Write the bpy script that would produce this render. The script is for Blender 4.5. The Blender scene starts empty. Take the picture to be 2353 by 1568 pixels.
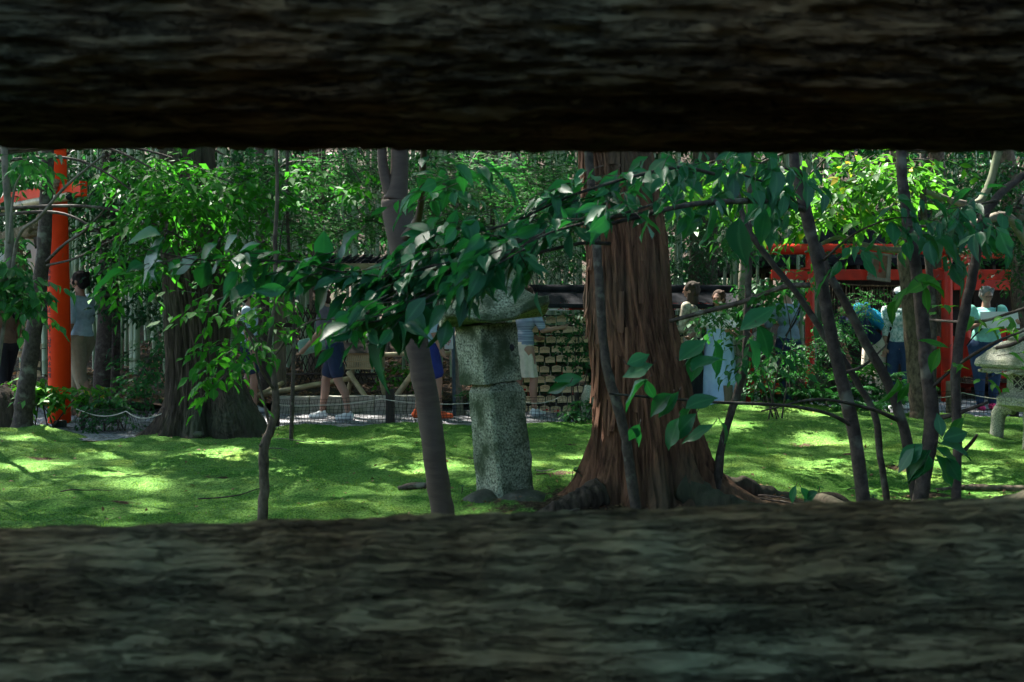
CANOPY_LAI=4.0; SKY=.085; SUNE=5; EXPO=2.95
import bpy, math, random
import numpy as np
from mathutils import Vector
R=np.random.RandomState; random.seed(5)
SC=bpy.context.scene; COL=SC.collection
F=2288.0; H=1.2; YH=729.0; CX=1176.5
A_=np.array
def P(px,py,d): return A_([(px-CX)/F*d, d, H-(py-YH)/F*d])
def PX(px,d): return (px-CX)/F*d
# ------------------------------------------------------------------ noise
def _h(ix,iy,iz,s):
    n=(ix*374761393+iy*668265263+iz*2147483647%1000003*73856093+s*144665+1013904223)&0xffffffff
    n=((n^(n>>13))*1274126177)&0xffffffff
    n=((n^(n>>16))*2246822519)&0xffffffff
    return ((n^(n>>15))&0xffffff)/16777215.0
def vn(p,s=0):
    p=np.asarray(p,float); f=np.floor(p).astype(np.int64); t=p-f; t=t*t*(3-2*t); o=0
    for a in (0,1):
        for b in (0,1):
            for c in (0,1):
                w=(t[:,0] if a else 1-t[:,0])*(t[:,1] if b else 1-t[:,1])*(t[:,2] if c else 1-t[:,2])
                o=o+w*_h(f[:,0]+a,f[:,1]+b,f[:,2]+c,s)
    return o*2-1
def fbm(p,s=0,o=4):
    r=0;a=1;p=np.asarray(p,float)
    for k in range(o): r=r+a*vn(p*(2.03**k),s+k*17); a*=.5
    return r
def sst(a,b,x): t=np.clip((x-a)/(b-a),0,1); return t*t*(3-2*t)
# ------------------------------------------------------------------ object helpers
WL={}
def tag(o,label=None,cat=None,group=None,kind=None):
    if label:o['label']=label
    if cat:o['category']=cat
    if group:o['group']=group
    if kind:o['kind']=kind
    return o
def empty(name,label,cat,loc,group=None):
    o=bpy.data.objects.new(name,None); COL.objects.link(o); o.location=[float(c) for c in loc]; o.empty_display_size=.1
    WL[o]=A_(loc,float); return tag(o,label,cat,group)
def obj(name,VF,mat,parent=None,smooth=True,attr=None,origin=None):
    V,Fs=VF[0],VF[1]; V=np.asarray(V,float).reshape(-1,3)
    off=A_([0,0,0.]) if origin is None else A_(origin,float)
    if parent is not None: off=WL[parent]
    me=bpy.data.meshes.new(name)
    if isinstance(Fs,np.ndarray):
        k=Fs.shape[1]; n=len(Fs)
        me.vertices.add(len(V)); me.vertices.foreach_set('co',(V-off).ravel())
        me.loops.add(n*k); me.loops.foreach_set('vertex_index',Fs.ravel().astype(np.int32))
        me.polygons.add(n); me.polygons.foreach_set('loop_start',np.arange(0,n*k,k,dtype=np.int32))
        me.update(calc_edges=True)
    else:
        me.from_pydata((V-off).tolist(),[],[list(map(int,f)) for f in Fs]); me.update()
    if attr is not None:
        nv=len(me.vertices)
        if nv%21==0 and len(me.polygons)*21==nv*12: b_=me.attributes.new('rib','FLOAT','POINT'); b_.data.foreach_set('value',np.tile(np.array([0,1,0]*7,np.float32),nv//21))
        a=me.attributes.new('rnd','FLOAT','FACE'); a.data.foreach_set('value',np.asarray(attr,np.float32))
    if smooth: me.polygons.foreach_set('use_smooth',np.ones(len(me.polygons),bool))
    if mat: me.materials.append(mat)
    o=bpy.data.objects.new(name,me); COL.objects.link(o)
    if parent is not None: o.parent=parent; WL[o]=off
    else: o.location=off.tolist(); WL[o]=off
    return o
def join(*parts):
    Vs=[];Fs=[];n=0
    for V,Fa in parts:
        V=np.asarray(V,float).reshape(-1,3)
        Fs+= [tuple(int(i)+n for i in f) for f in Fa]; Vs.append(V); n+=len(V)
    return np.vstack(Vs),Fs
def joinq(parts):
    Vs=[];Fs=[];n=0
    for V,Fa in parts: Vs.append(V);Fs.append(Fa+n);n+=len(V)
    return np.vstack(Vs),np.vstack(Fs)
def copytree(o,loc,rot=(0,0,0),scale=None,label=None,group=None):
    r=o.copy(); COL.objects.link(r); r.location=[float(c) for c in loc]; r.rotation_euler=rot
    if scale is not None: r.scale=scale
    if label:r['label']=label
    if group:r['group']=group
    for ch in o.children:
        c=ch.copy(); COL.objects.link(c); c.parent=r
        for g in ch.children:
            d=g.copy(); COL.objects.link(d); d.parent=c
    return r
def box(x0,x1,y0,y1,z0,z1,bev=0):
    if bev<=0:
        V=[(x,y,z) for z in (z0,z1) for y in (y0,y1) for x in (x0,x1)]
        return A_(V,float),[(0,2,3,1),(4,5,7,6),(0,1,5,4),(2,6,7,3),(0,4,6,2),(1,3,7,5)]
    import bmesh
    bm=bmesh.new(); V,Fa=box(x0,x1,y0,y1,z0,z1); vs=[bm.verts.new(v) for v in V]
    for f in Fa: bm.faces.new([vs[i] for i in f])
    bmesh.ops.bevel(bm,geom=bm.edges[:],offset=bev,segments=2,affect='EDGES',profile=.6)
    bm.verts.index_update(); r=(A_([v.co[:] for v in bm.verts]),[tuple(v.index for v in f.verts) for f in bm.faces]); bm.free(); return r
def rotz(V,a,c=(0,0,0)):
    V=np.asarray(V,float)-c; ca,sa=math.cos(a),math.sin(a)
    return np.c_[V[:,0]*ca-V[:,1]*sa,V[:,0]*sa+V[:,1]*ca,V[:,2]]+A_(c,float)
def roty(V,a,c=(0,0,0)):
    V=np.asarray(V,float)-c; ca,sa=math.cos(a),math.sin(a)
    return np.c_[V[:,0]*ca+V[:,2]*sa,V[:,1],-V[:,0]*sa+V[:,2]*ca]+A_(c,float)
def rotx(V,a,c=(0,0,0)):
    V=np.asarray(V,float)-c; ca,sa=math.cos(a),math.sin(a)
    return np.c_[V[:,0],V[:,1]*ca-V[:,2]*sa,V[:,1]*sa+V[:,2]*ca]+A_(c,float)
def cr(pts,n):
    pts=np.asarray(pts,float)
    if len(pts)==2: t=np.linspace(0,1,n)[:,None]; return pts[0]*(1-t)+pts[1]*t
    q=np.vstack([2*pts[0]-pts[1],pts,2*pts[-1]-pts[-2]]); o=[]
    for u in np.linspace(0,len(pts)-1-1e-6,n):
        i=int(u);t=u-i;a,b,c,d=q[i:i+4]
        o.append(.5*((2*b)+(-a+c)*t+(2*a-5*b+4*c-d)*t*t+(-a+3*b-3*c+d)*t**3))
    return A_(o)
def tube(path,rad,seg=8,n=None,noise=0,ns=3.,seed=0,cap=True):
    path=np.asarray(path,float); rad=np.broadcast_to(np.asarray(rad,float),(len(path),)) if np.ndim(rad)==0 else np.asarray(rad,float)
    if n is None: n=max(2,(len(path)-1)*5+1)
    rr=np.interp(np.linspace(0,len(path)-1,n),np.arange(len(path)),rad); p=cr(path,n)
    t=np.gradient(p,axis=0); t/=np.linalg.norm(t,axis=1)[:,None]+1e-9
    up=A_([0,1,0.]) if abs(t[0][1])<.9 else A_([1,0,0.])
    u=np.cross(t,up); u/=np.linalg.norm(u,axis=1)[:,None]+1e-9; v=np.cross(t,u)
    a=np.arange(seg)*2*math.pi/seg
    D=u[:,None,:]*np.cos(a)[None,:,None]+v[:,None,:]*np.sin(a)[None,:,None]
    V=p[:,None,:]+D*rr[:,None,None]
    if noise:
        q=V.reshape(-1,3)*A_([ns,ns,ns*.4]); V=V+D*(noise*rr[:,None]*fbm(q,seed,3).reshape(n,seg))[:,:,None]
    V=V.reshape(-1,3); i=np.arange(n-1)[:,None]*seg; j=np.arange(seg)[None,:]; k=(j+1)%seg
    Q=np.stack([i+j,i+k,i+k+seg,i+j+seg],-1).reshape(-1,4)
    if cap:
        c0,c1=len(V),len(V)+1; V=np.vstack([V,p[0],p[-1]])
        ca=np.stack([np.arange(seg),(np.arange(seg)+1)%seg],1)
        pass
        b=(n-1)*seg
        T=[(c0,int(y),int(x)) for x,y in ca]+[(c1,b+int(x),b+int(y)) for x,y in ca]
        return V,[tuple(q) for q in Q.tolist()]+T
    return V,Q
def ell(c,r,ns=12,nr=8,M=None):
    V=[];
    for i in range(nr+1):
        th=math.pi*i/nr
        for j in range(ns):
            ph=2*math.pi*j/ns; V.append((r[0]*math.sin(th)*math.cos(ph),r[1]*math.sin(th)*math.sin(ph),r[2]*math.cos(th)))
    V=A_(V)
    if M is not None: V=V@np.asarray(M).T
    Fa=[]
    for i in range(nr):
        for j in range(ns):
            a=i*ns+j;b=i*ns+(j+1)%ns
            if i==0: Fa.append((a,a+ns,b+ns))
            elif i==nr-1: Fa.append((a,a+ns,b))
            else: Fa.append((a,a+ns,b+ns,b))
    return V+A_(c,float),Fa
def capsule(p0,r0,p1,r1,seg=10):
    p0=A_(p0,float);p1=A_(p1,float); d=p1-p0; L=np.linalg.norm(d)+1e-9; d/=L
    return join(tube([p0,p1],[r0,r1],seg,2),ell(p0,(r0,)*3,seg,6),ell(p1,(r1,)*3,seg,6))
def lathe(prof,c,seg=6,a0=0):
    V=[];Fa=[];n=len(prof)
    for r,z in prof:
        for j in range(seg):
            a=a0+2*math.pi*j/seg; V.append((c[0]+r*math.cos(a),c[1]+r*math.sin(a),c[2]+z))
    for i in range(n-1):
        for j in range(seg):
            k=(j+1)%seg; Fa.append((i*seg+j,i*seg+k,(i+1)*seg+k,(i+1)*seg+j))
    Fa.append(tuple(range(seg))[::-1]); Fa.append(tuple((n-1)*seg+j for j in range(seg)))
    return A_(V),Fa
# ------------------------------------------------------------------ materials
def mat(name,c1,c2=None,scale=8,rough=.8,bump=.3,bscale=None,stretch=(1,1,1),spec=.3,detail=6,cx=None,dist=.02,rr=(.35,.65)):
    m=bpy.data.materials.new(name); m.use_nodes=True; nt=m.node_tree; N=nt.nodes; L=nt.links; b=N['Principled BSDF']
    b.inputs['Roughness'].default_value=rough; b.inputs['Specular IOR Level'].default_value=spec
    tc=N.new('ShaderNodeTexCoord'); mp=N.new('ShaderNodeMapping'); mp.inputs['Scale'].default_value=stretch; L.new(tc.outputs['Object'],mp.inputs['Vector'])
    nz=N.new('ShaderNodeTexNoise'); nz.inputs['Scale'].default_value=scale; nz.inputs['Detail'].default_value=detail; nz.inputs['Roughness'].default_value=.65; L.new(mp.outputs[0],nz.inputs['Vector'])
    rp=N.new('ShaderNodeValToRGB'); e=rp.color_ramp.elements; c2=c2 or c1
    e[0].position=rr[0]; e[0].color=(*c1,1); e[1].position=rr[1]; e[1].color=(*c2,1); L.new(nz.outputs['Fac'],rp.inputs[0]); out=rp.outputs[0]
    if cx:   # third colour in larger blotches: (colour, scale, lo, hi)
        n2=N.new('ShaderNodeTexNoise'); n2.inputs['Scale'].default_value=cx[1]; n2.inputs['Detail'].default_value=5; L.new(tc.outputs['Object'],n2.inputs['Vector'])
        mr=N.new('ShaderNodeMapRange'); mr.inputs['From Min'].default_value=cx[2]; mr.inputs['From Max'].default_value=cx[3]; L.new(n2.outputs['Fac'],mr.inputs['Value'])
        mx=N.new('ShaderNodeMix'); mx.data_type='RGBA'; L.new(mr.outputs[0],mx.inputs['Factor']); L.new(out,mx.inputs['A']); mx.inputs['B'].default_value=(*cx[0],1); out=mx.outputs['Result']
    L.new(out,b.inputs['Base Color'])
    if bump:
        nb=N.new('ShaderNodeTexNoise'); nb.inputs['Scale'].default_value=bscale or scale*2; nb.inputs['Detail'].default_value=8; nb.inputs['Roughness'].default_value=.7; L.new(mp.outputs[0],nb.inputs['Vector'])
        bp=N.new('ShaderNodeBump'); bp.inputs['Strength'].default_value=bump; bp.inputs['Distance'].default_value=dist; L.new(nb.outputs['Fac'],bp.inputs['Height']); L.new(bp.outputs[0],b.inputs['Normal'])
    return m
def leafmat(name,c1,c2,rough=.4,tr=.35,tc=None,spec=.5,odd=None):
    m=bpy.data.materials.new(name); m.use_nodes=True; nt=m.node_tree; N=nt.nodes; L=nt.links; b=N['Principled BSDF']; o=N['Material Output']
    b.inputs['Roughness'].default_value=rough; b.inputs['Specular IOR Level'].default_value=spec
    at=N.new('ShaderNodeAttribute'); at.attribute_name='rnd'
    rp=N.new('ShaderNodeValToRGB'); e=rp.color_ramp.elements; e[0].color=(*c1,1); e[1].color=(*c2,1); e[1].position=.96
    if odd: x=rp.color_ramp.elements.new(.985); x.color=(*odd,1)
    L.new(at.outputs['Fac'],rp.inputs[0]); ri=N.new('ShaderNodeAttribute'); ri.attribute_name='rib'; rm=N.new('ShaderNodeMapRange'); rm.inputs['From Min'].default_value=.8; rm.inputs['From Max'].default_value=1; rm.inputs['To Max'].default_value=.55; L.new(ri.outputs['Fac'],rm.inputs['Value'])
    rx=N.new('ShaderNodeMix'); rx.data_type='RGBA'; L.new(rm.outputs[0],rx.inputs['Factor']); L.new(rp.outputs[0],rx.inputs['A']); rx.inputs['B'].default_value=(c2[0]*2.2+.03,c2[1]*1.8,c2[2]*1.6,1); L.new(rx.outputs['Result'],b.inputs['Base Color'])
    t=N.new('ShaderNodeBsdfTranslucent'); tcol=tc or (c2[0]*2.6,c2[1]*2.2,c2[2]*.8)
    mx=N.new('ShaderNodeMix'); mx.data_type='RGBA'; mx.blend_type='MIX'; mx.inputs['Factor'].default_value=.7; L.new(rp.outputs[0],mx.inputs['A']); mx.inputs['B'].default_value=(*tcol,1)
    L.new(mx.outputs['Result'],t.inputs['Color'])
    s=N.new('ShaderNodeMixShader'); s.inputs[0].default_value=tr; L.new(b.outputs[0],s.inputs[1]); L.new(t.outputs[0],s.inputs[2]); L.new(s.outputs[0],o.inputs[0])
    return m
def flat(name,c,rough=.6,spec=.3,var=.25,scale=12,bump=.1): return mat(name,tuple(x*(1-var) for x in c),tuple(min(1,x*(1+var)) for x in c),scale,rough,bump,spec=spec)
M={}
def logmat():
    m=mat('weathered_log',(.14,.09,.04),(.21,.145,.068),10,.9,0,34,(.3,1,1),.15,8,((.14,.16,.095),3,.42,.66),.016); nt=m.node_tree; N=nt.nodes; L=nt.links; b=N['Principled BSDF']
    tc=N.new('ShaderNodeTexCoord'); hs=[]
    src=b.inputs['Base Color'].links[0].from_socket
    for sc,st,lo,hi,dk in ((11,(.13,1,1),.0,.03,.62),(28,(.1,1,1),.0,.045,.5),(70,(.12,1,1),.0,.05,.55),(200,(.2,1,1),.35,.6,.6)):
        mp=N.new('ShaderNodeMapping'); mp.inputs['Scale'].default_value=st; L.new(tc.outputs['Object'],mp.inputs['Vector'])
        n=N.new('ShaderNodeTexNoise'); n.inputs['Scale'].default_value=sc; n.inputs['Detail'].default_value=5; n.inputs['Roughness'].default_value=.6; n.inputs['Distortion'].default_value=.4; L.new(mp.outputs[0],n.inputs['Vector']); f_=n.outputs['Fac']
        if sc<100:
            su=N.new('ShaderNodeMath'); su.operation='SUBTRACT'; L.new(f_,su.inputs[0]); su.inputs[1].default_value=.5; ab=N.new('ShaderNodeMath'); ab.operation='ABSOLUTE'; L.new(su.outputs[0],ab.inputs[0]); f_=ab.outputs[0]
        r=N.new('ShaderNodeValToRGB'); e=r.color_ramp.elements; e[0].position=lo; e[0].color=(dk,dk,dk,1); e[1].position=hi; e[1].color=(1.05,1.05,1.05,1); L.new(f_,r.inputs[0])
        x=N.new('ShaderNodeMix'); x.data_type='RGBA'; x.blend_type='MULTIPLY'; x.inputs['Factor'].default_value=1; L.new(src,x.inputs['A']); L.new(r.outputs[0],x.inputs['B']); src=x.outputs['Result']; hs.append(r.outputs[0])
    L.new(src,b.inputs['Base Color']); prev=None
    for h,dd in zip(hs,(.02,.014,.008,.003)):
        bp=N.new('ShaderNodeBump'); bp.inputs['Strength'].default_value=1; bp.inputs['Distance'].default_value=dd; L.new(h,bp.inputs['Height'])
        if prev: L.new(prev,bp.inputs['Normal'])
        prev=bp.outputs[0]
    L.new(prev,b.inputs['Normal']); return m
M['log']=logmat()
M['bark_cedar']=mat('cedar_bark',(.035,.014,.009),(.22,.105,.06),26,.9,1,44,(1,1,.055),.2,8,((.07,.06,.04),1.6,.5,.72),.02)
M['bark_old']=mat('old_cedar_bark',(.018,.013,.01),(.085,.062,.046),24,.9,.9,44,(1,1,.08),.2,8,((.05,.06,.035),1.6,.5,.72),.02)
M['bark_smooth']=mat('smooth_bark',(.062,.042,.031),(.085,.06,.045),22,.75,.3,70,(.5,.5,2.2),.3,6,((.1,.085,.068),3,.5,.8),.003)
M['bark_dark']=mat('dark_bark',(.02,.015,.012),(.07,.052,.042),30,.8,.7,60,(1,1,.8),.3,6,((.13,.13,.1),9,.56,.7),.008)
M['bark_grey']=mat('grey_bark',(.075,.065,.05),(.21,.18,.14),16,.8,.4,50,(1,1,.8),.3,6,((.12,.15,.08),3,.5,.7),.006)
M['bark_bg']=mat('rough_trunk_bark',(.04,.03,.022),(.15,.115,.085),26,.9,.8,40,(1,1,.5),.2,6,((.08,.085,.05),2,.5,.7),.015)
M['stone']=mat('lichen_granite',(.03,.04,.026),(.38,.42,.3),75,.9,.8,60,(1,1,1),.25,4,((.035,.055,.025),5,.44,.64),.014)
M['stone2']=mat('pale_granite',(.1,.11,.085),(.42,.42,.33),95,.9,.5,60,(1,1,1),.25,3,((.12,.14,.08),7,.48,.7),.01)
M['rock']=mat('base_rock',(.045,.045,.035),(.13,.125,.095),9,.9,.7,24,(1,1,1),.25,8,((.05,.075,.03),5,.45,.65),.03)
M['red']=mat('vermilion_paint',(.6,.03,.001),(.74,.048,.001),3,.55,.06,30,(1,1,.25),.12,6,((.45,.024,.002),2,.5,.8),.003)
M['red2']=mat('faded_vermilion',(.5,.015,.001),(.62,.025,.002),5,.5,.15,30,(1,1,.4),.4,6,((.22,.014,.006),3,.5,.8),.004)
M['black']=flat('black_lacquer_and_hole_shade',(.012,.012,.013)); M['ink']=flat('black_ink',(.012,.01,.009)); M['redink']=flat('red_ink',(.45,.02,.015))  # the black also stands in for shade inside holes and windows
M['roof']=mat('dark_roof',(.008,.009,.011),(.025,.026,.03),9,.9,.5,30,(1,1,1),.06,5,((.05,.055,.06),8,.62,.8))
M['wood']=mat('pale_wood',(.28,.2,.1),(.45,.34,.19),12,.7,.3,30,(.3,1,1),.3); M['woodv']=mat('weathered_post_wood',(.1,.085,.055),(.22,.18,.12),14,.8,.4,40,(1,1,.12),.3)
M['wooddark']=mat('dark_stained_wood',(.018,.014,.011),(.05,.038,.028),14,.8,.4,40,(1,1,.15),.3)
M['ema']=mat('plaque_wood',(.5,.37,.19),(.68,.52,.3),14,.65,.15,40,(.3,1,1),.3)
M['white']=flat('white_board',(.62,.62,.6),.6,.3,.06); M['paper']=flat('white_paper',(.75,.75,.73),.8,.2,.04)
M['bamboo_pole']=mat('dry_bamboo',(.25,.2,.1),(.42,.35,.2),14,.5,.15,30,(.3,1,1),.4,5,((.14,.13,.08),5,.5,.7))
M['rope']=mat('straw_rope',(.1,.075,.045),(.24,.19,.12),50,.9,.8,90,(1,1,1),.2)
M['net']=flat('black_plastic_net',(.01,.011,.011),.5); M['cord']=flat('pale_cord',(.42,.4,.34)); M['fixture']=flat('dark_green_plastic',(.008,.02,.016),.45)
M['kerb']=mat('grey_kerb_stone',(.17,.17,.14),(.3,.3,.25),10,.85,.3,40,(1,1,1),.3,5,((.1,.13,.07),4,.5,.7))
# bamboo culm
def bamboomat():
    m=mat('bamboo_culm',(.1,.17,.085),(.26,.33,.2),3,.4,0,stretch=(1,1,.5),spec=.5,cx=((.35,.34,.22),2,.55,.8)); return m
M['culm']=bamboomat()
# ground materials
def groundmat():
    m=bpy.data.materials.new('moss'); m.use_nodes=True; nt=m.node_tree; N=nt.nodes; L=nt.links; b=N['Principled BSDF']; b.inputs['Roughness'].default_value=.95; b.inputs['Specular IOR Level'].default_value=.12
    tc=N.new('ShaderNodeTexCoord')
    def nz(s,d=6,r=.65):
        n=N.new('ShaderNodeTexNoise'); n.inputs['Scale'].default_value=s; n.inputs['Detail'].default_value=d; n.inputs['Roughness'].default_value=r; L.new(tc.outputs['Object'],n.inputs['Vector']); return n.outputs['Fac']
    def ramp(f,st):
        r=N.new('ShaderNodeValToRGB'); e=r.color_ramp.elements
        while len(e)<len(st): e.new(.5)
        for k,(p,c) in enumerate(st): e[k].position=p; e[k].color=(*c,1)
        L.new(f,r.inputs[0]); return r.outputs[0]
    fine=ramp(nz(70,6,.75),[(.38,(.024,.065,.012)),(.5,(.1,.215,.04)),(.64,(.22,.37,.095))])
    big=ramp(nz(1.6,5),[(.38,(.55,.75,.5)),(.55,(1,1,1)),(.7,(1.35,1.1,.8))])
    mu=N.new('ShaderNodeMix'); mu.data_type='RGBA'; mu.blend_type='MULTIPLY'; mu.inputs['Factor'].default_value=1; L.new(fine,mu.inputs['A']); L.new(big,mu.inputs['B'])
    soil=ramp(nz(38,7,.7),[(.35,(.018,.012,.008)),(.52,(.06,.04,.024)),(.72,(.15,.1,.06))])
    at=N.new('ShaderNodeAttribute'); at.attribute_name='soil'
    ad=N.new('ShaderNodeMath'); ad.operation='ADD'; L.new(at.outputs['Fac'],ad.inputs[0])
    n3=nz(9,6,.7); m3=N.new('ShaderNodeMath'); m3.operation='MULTIPLY_ADD'; L.new(n3,m3.inputs[0]); m3.inputs[1].default_value=1.3; m3.inputs[2].default_value=-.65; L.new(m3.outputs[0],ad.inputs[1])
    mr=N.new('ShaderNodeMapRange'); mr.inputs['From Min'].default_value=.42; mr.inputs['From Max'].default_value=.6; L.new(ad.outputs[0],mr.inputs['Value'])
    mx=N.new('ShaderNodeMix'); mx.data_type='RGBA'; L.new(mr.outputs[0],mx.inputs['Factor']); L.new(mu.outputs['Result'],mx.inputs['A']); L.new(soil,mx.inputs['B']); L.new(mx.outputs['Result'],b.inputs['Base Color'])
    bp=N.new('ShaderNodeBump'); bp.inputs['Strength'].default_value=1; bp.inputs['Distance'].default_value=.02; L.new(nz(55,8,.75),bp.inputs['Height']); L.new(bp.outputs[0],b.inputs['Normal'])
    return m
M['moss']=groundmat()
def gravelmat():
    m=bpy.data.materials.new('gravel'); m.use_nodes=True; nt=m.node_tree; N=nt.nodes; L=nt.links; b=N['Principled BSDF']; b.inputs['Roughness'].default_value=.75
    tc=N.new('ShaderNodeTexCoord'); v=N.new('ShaderNodeTexVoronoi'); v.inputs['Scale'].default_value=38; L.new(tc.outputs['Object'],v.inputs['Vector'])
    r=N.new('ShaderNodeValToRGB'); e=r.color_ramp.elements; e[0].color=(.06,.06,.062,1); e[1].color=(.4,.4,.42,1); s=N.new('ShaderNodeSeparateColor'); L.new(v.outputs['Color'],s.inputs[0]); L.new(s.outputs[0],r.inputs[0]); L.new(r.outputs[0],b.inputs['Base Color'])
    bp=N.new('ShaderNodeBump'); bp.inputs['Strength'].default_value=1; bp.inputs['Distance'].default_value=.03; bp.invert=True; L.new(v.outputs['Distance'],bp.inputs['Height']); L.new(bp.outputs[0],b.inputs['Normal'])
    return m
M['gravel']=gravelmat()
M['litter']=mat('leaf_litter',(.012,.008,.006),(.1,.065,.043),28,.9,1,34,(1,1,1),.2,8,((.03,.045,.015),1.5,.5,.68),.05)
# leaves
M['lf_fore']=leafmat('glossy_broad_leaf',(.008,.065,.028),(.022,.135,.055),.45,.3,(.03,.3,.03),.38)
M['lf_bright']=leafmat('bright_thin_leaf',(.014,.09,.012),(.036,.16,.02),.6,.36,(.06,.34,.015),.18)
M['lf_mid']=leafmat('mid_green_leaf',(.01,.065,.02),(.028,.12,.034),.55,.33,(.05,.27,.035),.22)
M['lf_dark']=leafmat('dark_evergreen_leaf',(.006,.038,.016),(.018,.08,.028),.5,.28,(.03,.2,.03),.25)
M['lf_maple']=leafmat('maple_leaf',(.014,.09,.022),(.034,.155,.036),.65,.4,(.06,.36,.045),.12)
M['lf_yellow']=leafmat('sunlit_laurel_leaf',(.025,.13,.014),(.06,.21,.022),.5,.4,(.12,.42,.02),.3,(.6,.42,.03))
M['lf_bamboo']=leafmat('bamboo_leaf',(.007,.04,.012),(.02,.075,.02),.65,.35,(.05,.22,.03),.1)
M['lf_dead']=leafmat('fallen_leaf',(.1,.05,.025),(.22,.12,.06),.7,.15,(.2,.1,.04),.3,(.5,.4,.12))
# ------------------------------------------------------------------ leaves
def tplA():
    nu,ws=7,[0,.55,.92,1,.78,.36,0.0]; V=[];Fa=[]
    for i in range(nu):
        u=i/(nu-1); w=.24*ws[i]
        for s in (-1,0,1): V.append((u,s*w,abs(s)*w*.35-.22*u*u+ (0.025*math.sin(u*9) if s else 0)))
    for i in range(nu-1):
        a=i*3; Fa+=[(a,a+3,a+4,a+1),(a+1,a+4,a+5,a+2)]
    return A_(V),A_(Fa)
def tplB(w=.24):
    V=A_([(0,0,0),(.45,w,.06),(1,0,-.12),(.5,0,0),(.45,-w,.06)],float); return V,A_([(0,3,2,1),(0,4,2,3)])
def tplM():
    V=[(0,0,0)];an=[-150,-105,-80,-50,-25,0,25,50,80,105,150];rr=[.45,.2,.8,.3,1,.35,1,.3,.8,.2,.45]
    an=[-140,-110,-85,-55,-40,-15,0,15,40,55,85,110,140];rr=[.5,.16,.8,.26,.95,.3,1,.3,.95,.26,.8,.16,.5]
    for a,r in zip(an,rr): V.append((r*math.cos(math.radians(a))*.55,r*math.sin(math.radians(a))*.55,-.1*r))
    return A_(V),A_([(0,i,i+1,i+1) for i in range(1,len(V)-1)])[:,:3]
TA,TB,TM,TN,TC=tplA(),tplB(),tplM(),tplB(.1),tplB(.3)
def norm(v): return v/(np.linalg.norm(v,axis=1)[:,None]+1e-9)
def leaves(tpl,pos,d,up,size,rng):
    TV,TF=tpl; X=norm(d); Y=norm(np.cross(up,X)); Z=np.cross(X,Y); n=len(pos)
    wy=rng.uniform(.72,1.2,n)[:,None,None]; wz=rng.uniform(.2,2.2,n)[:,None,None]; bx=(rng.normal(0,.13,n)[:,None]*TV[None,:,0]**2)[:,:,None]; wv=(.03*np.sin(TV[None,:,0]*rng.uniform(5,13,n)[:,None]+rng.rand(n)[:,None]*6)*(np.abs(TV[None,:,1])>.01))[:,:,None]
    V=pos[:,None,:]+size[:,None,None]*(TV[None,:,0,None]*X[:,None,:]+(TV[None,:,1,None]*wy+bx)*Y[:,None,:]+(TV[None,:,2,None]*wz+wv)*Z[:,None,:])
    Fs=TF[None]+(np.arange(n)*len(TV))[:,None,None]
    return V.reshape(-1,3),Fs.reshape(-1,TF.shape[1]),np.repeat(rng.rand(n),len(TF))
def sprays(o,d,L,n,size,tpl,rng,droop=.25,ldroop=.35,flat=.35,spread=.8):
    """leafy twigs: o origins, d directions, L length, n leaves each. returns leaf VF+rnd and twig VF"""
    N=len(o); d=norm(d); L=np.broadcast_to(L,(N,)); t=(np.arange(n)+1.)/n
    p=o[:,None,:]+d[:,None,:]*(L[:,None]*t)[:,:,None]; p[:,:,2]-=droop*L[:,None]*t**2
    side=norm(np.cross(d,A_([[0,0,1.]]))+1e-6); sg=np.where(np.arange(n)%2==0,1,-1)[None,:,None]*np.ones((N,n,1)); sg[:,-1]=0
    ld=d[:,None,:]*.65+side[:,None,:]*sg*spread+rng.normal(0,.22,(N,n,3)); ld[:,:,2]-=ldroop+rng.rand(N,n)*ldroop
    up=A_([0,0,1.])+rng.normal(0,flat,(N,n,3)); sz=size*(.65+.6*rng.rand(N*n))
    V,Fa,rn=leaves(tpl,p.reshape(-1,3),ld.reshape(-1,3),up.reshape(-1,3),sz,rng)
    # twig ribbons, three sided prisms
    q0=o; q1=o+d*L[:,None]*.5; q1[:,2]-=droop*L*.25; q2=o+d*L[:,None]; q2[:,2]-=droop*L
    w=np.maximum(.0015,L*.008)[:,None]; u=side; v=np.cross(d,side); TV=[]
    for q,k in ((q0,1.),(q1,.75),(q2,.4)):
        for a in (0,2.1,4.2): TV.append(q+(u*math.cos(a)+v*math.sin(a))*w*k)
    TV=np.stack(TV,1).reshape(-1,3); TF=[]
    for s in (0,3):
        for a in range(3): b=(a+1)%3; TF.append((s+a,s+b,s+b+3,s+a+3))
    TF=A_(TF)[None]+(np.arange(N)*9)[:,None,None]
    return (V,Fa,rn),(TV,TF.reshape(-1,4))
def rdir(rng,n,zs=.5,bias=(0,0,0)):
    v=rng.normal(0,1,(n,3)); v[:,2]*=zs; return norm(norm(v)+A_(bias,float))
def blobs(lst,rng):
    """lst of (px,py,d,rx_px,ry_px,rd,n) -> points"""
    out=[]
    for px,py,d,rx,ry,rd,n in lst:
        v=rng.normal(0,1,(n,3)); v=norm(v)*(rng.rand(n,1)**.45)
        dd=d+v[:,1]*rd; out.append(np.c_[(px+v[:,0]*rx-CX)/F*dd,dd,H-(py+v[:,2]*ry-YH)/F*dd])
    return np.vstack(out)
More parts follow.
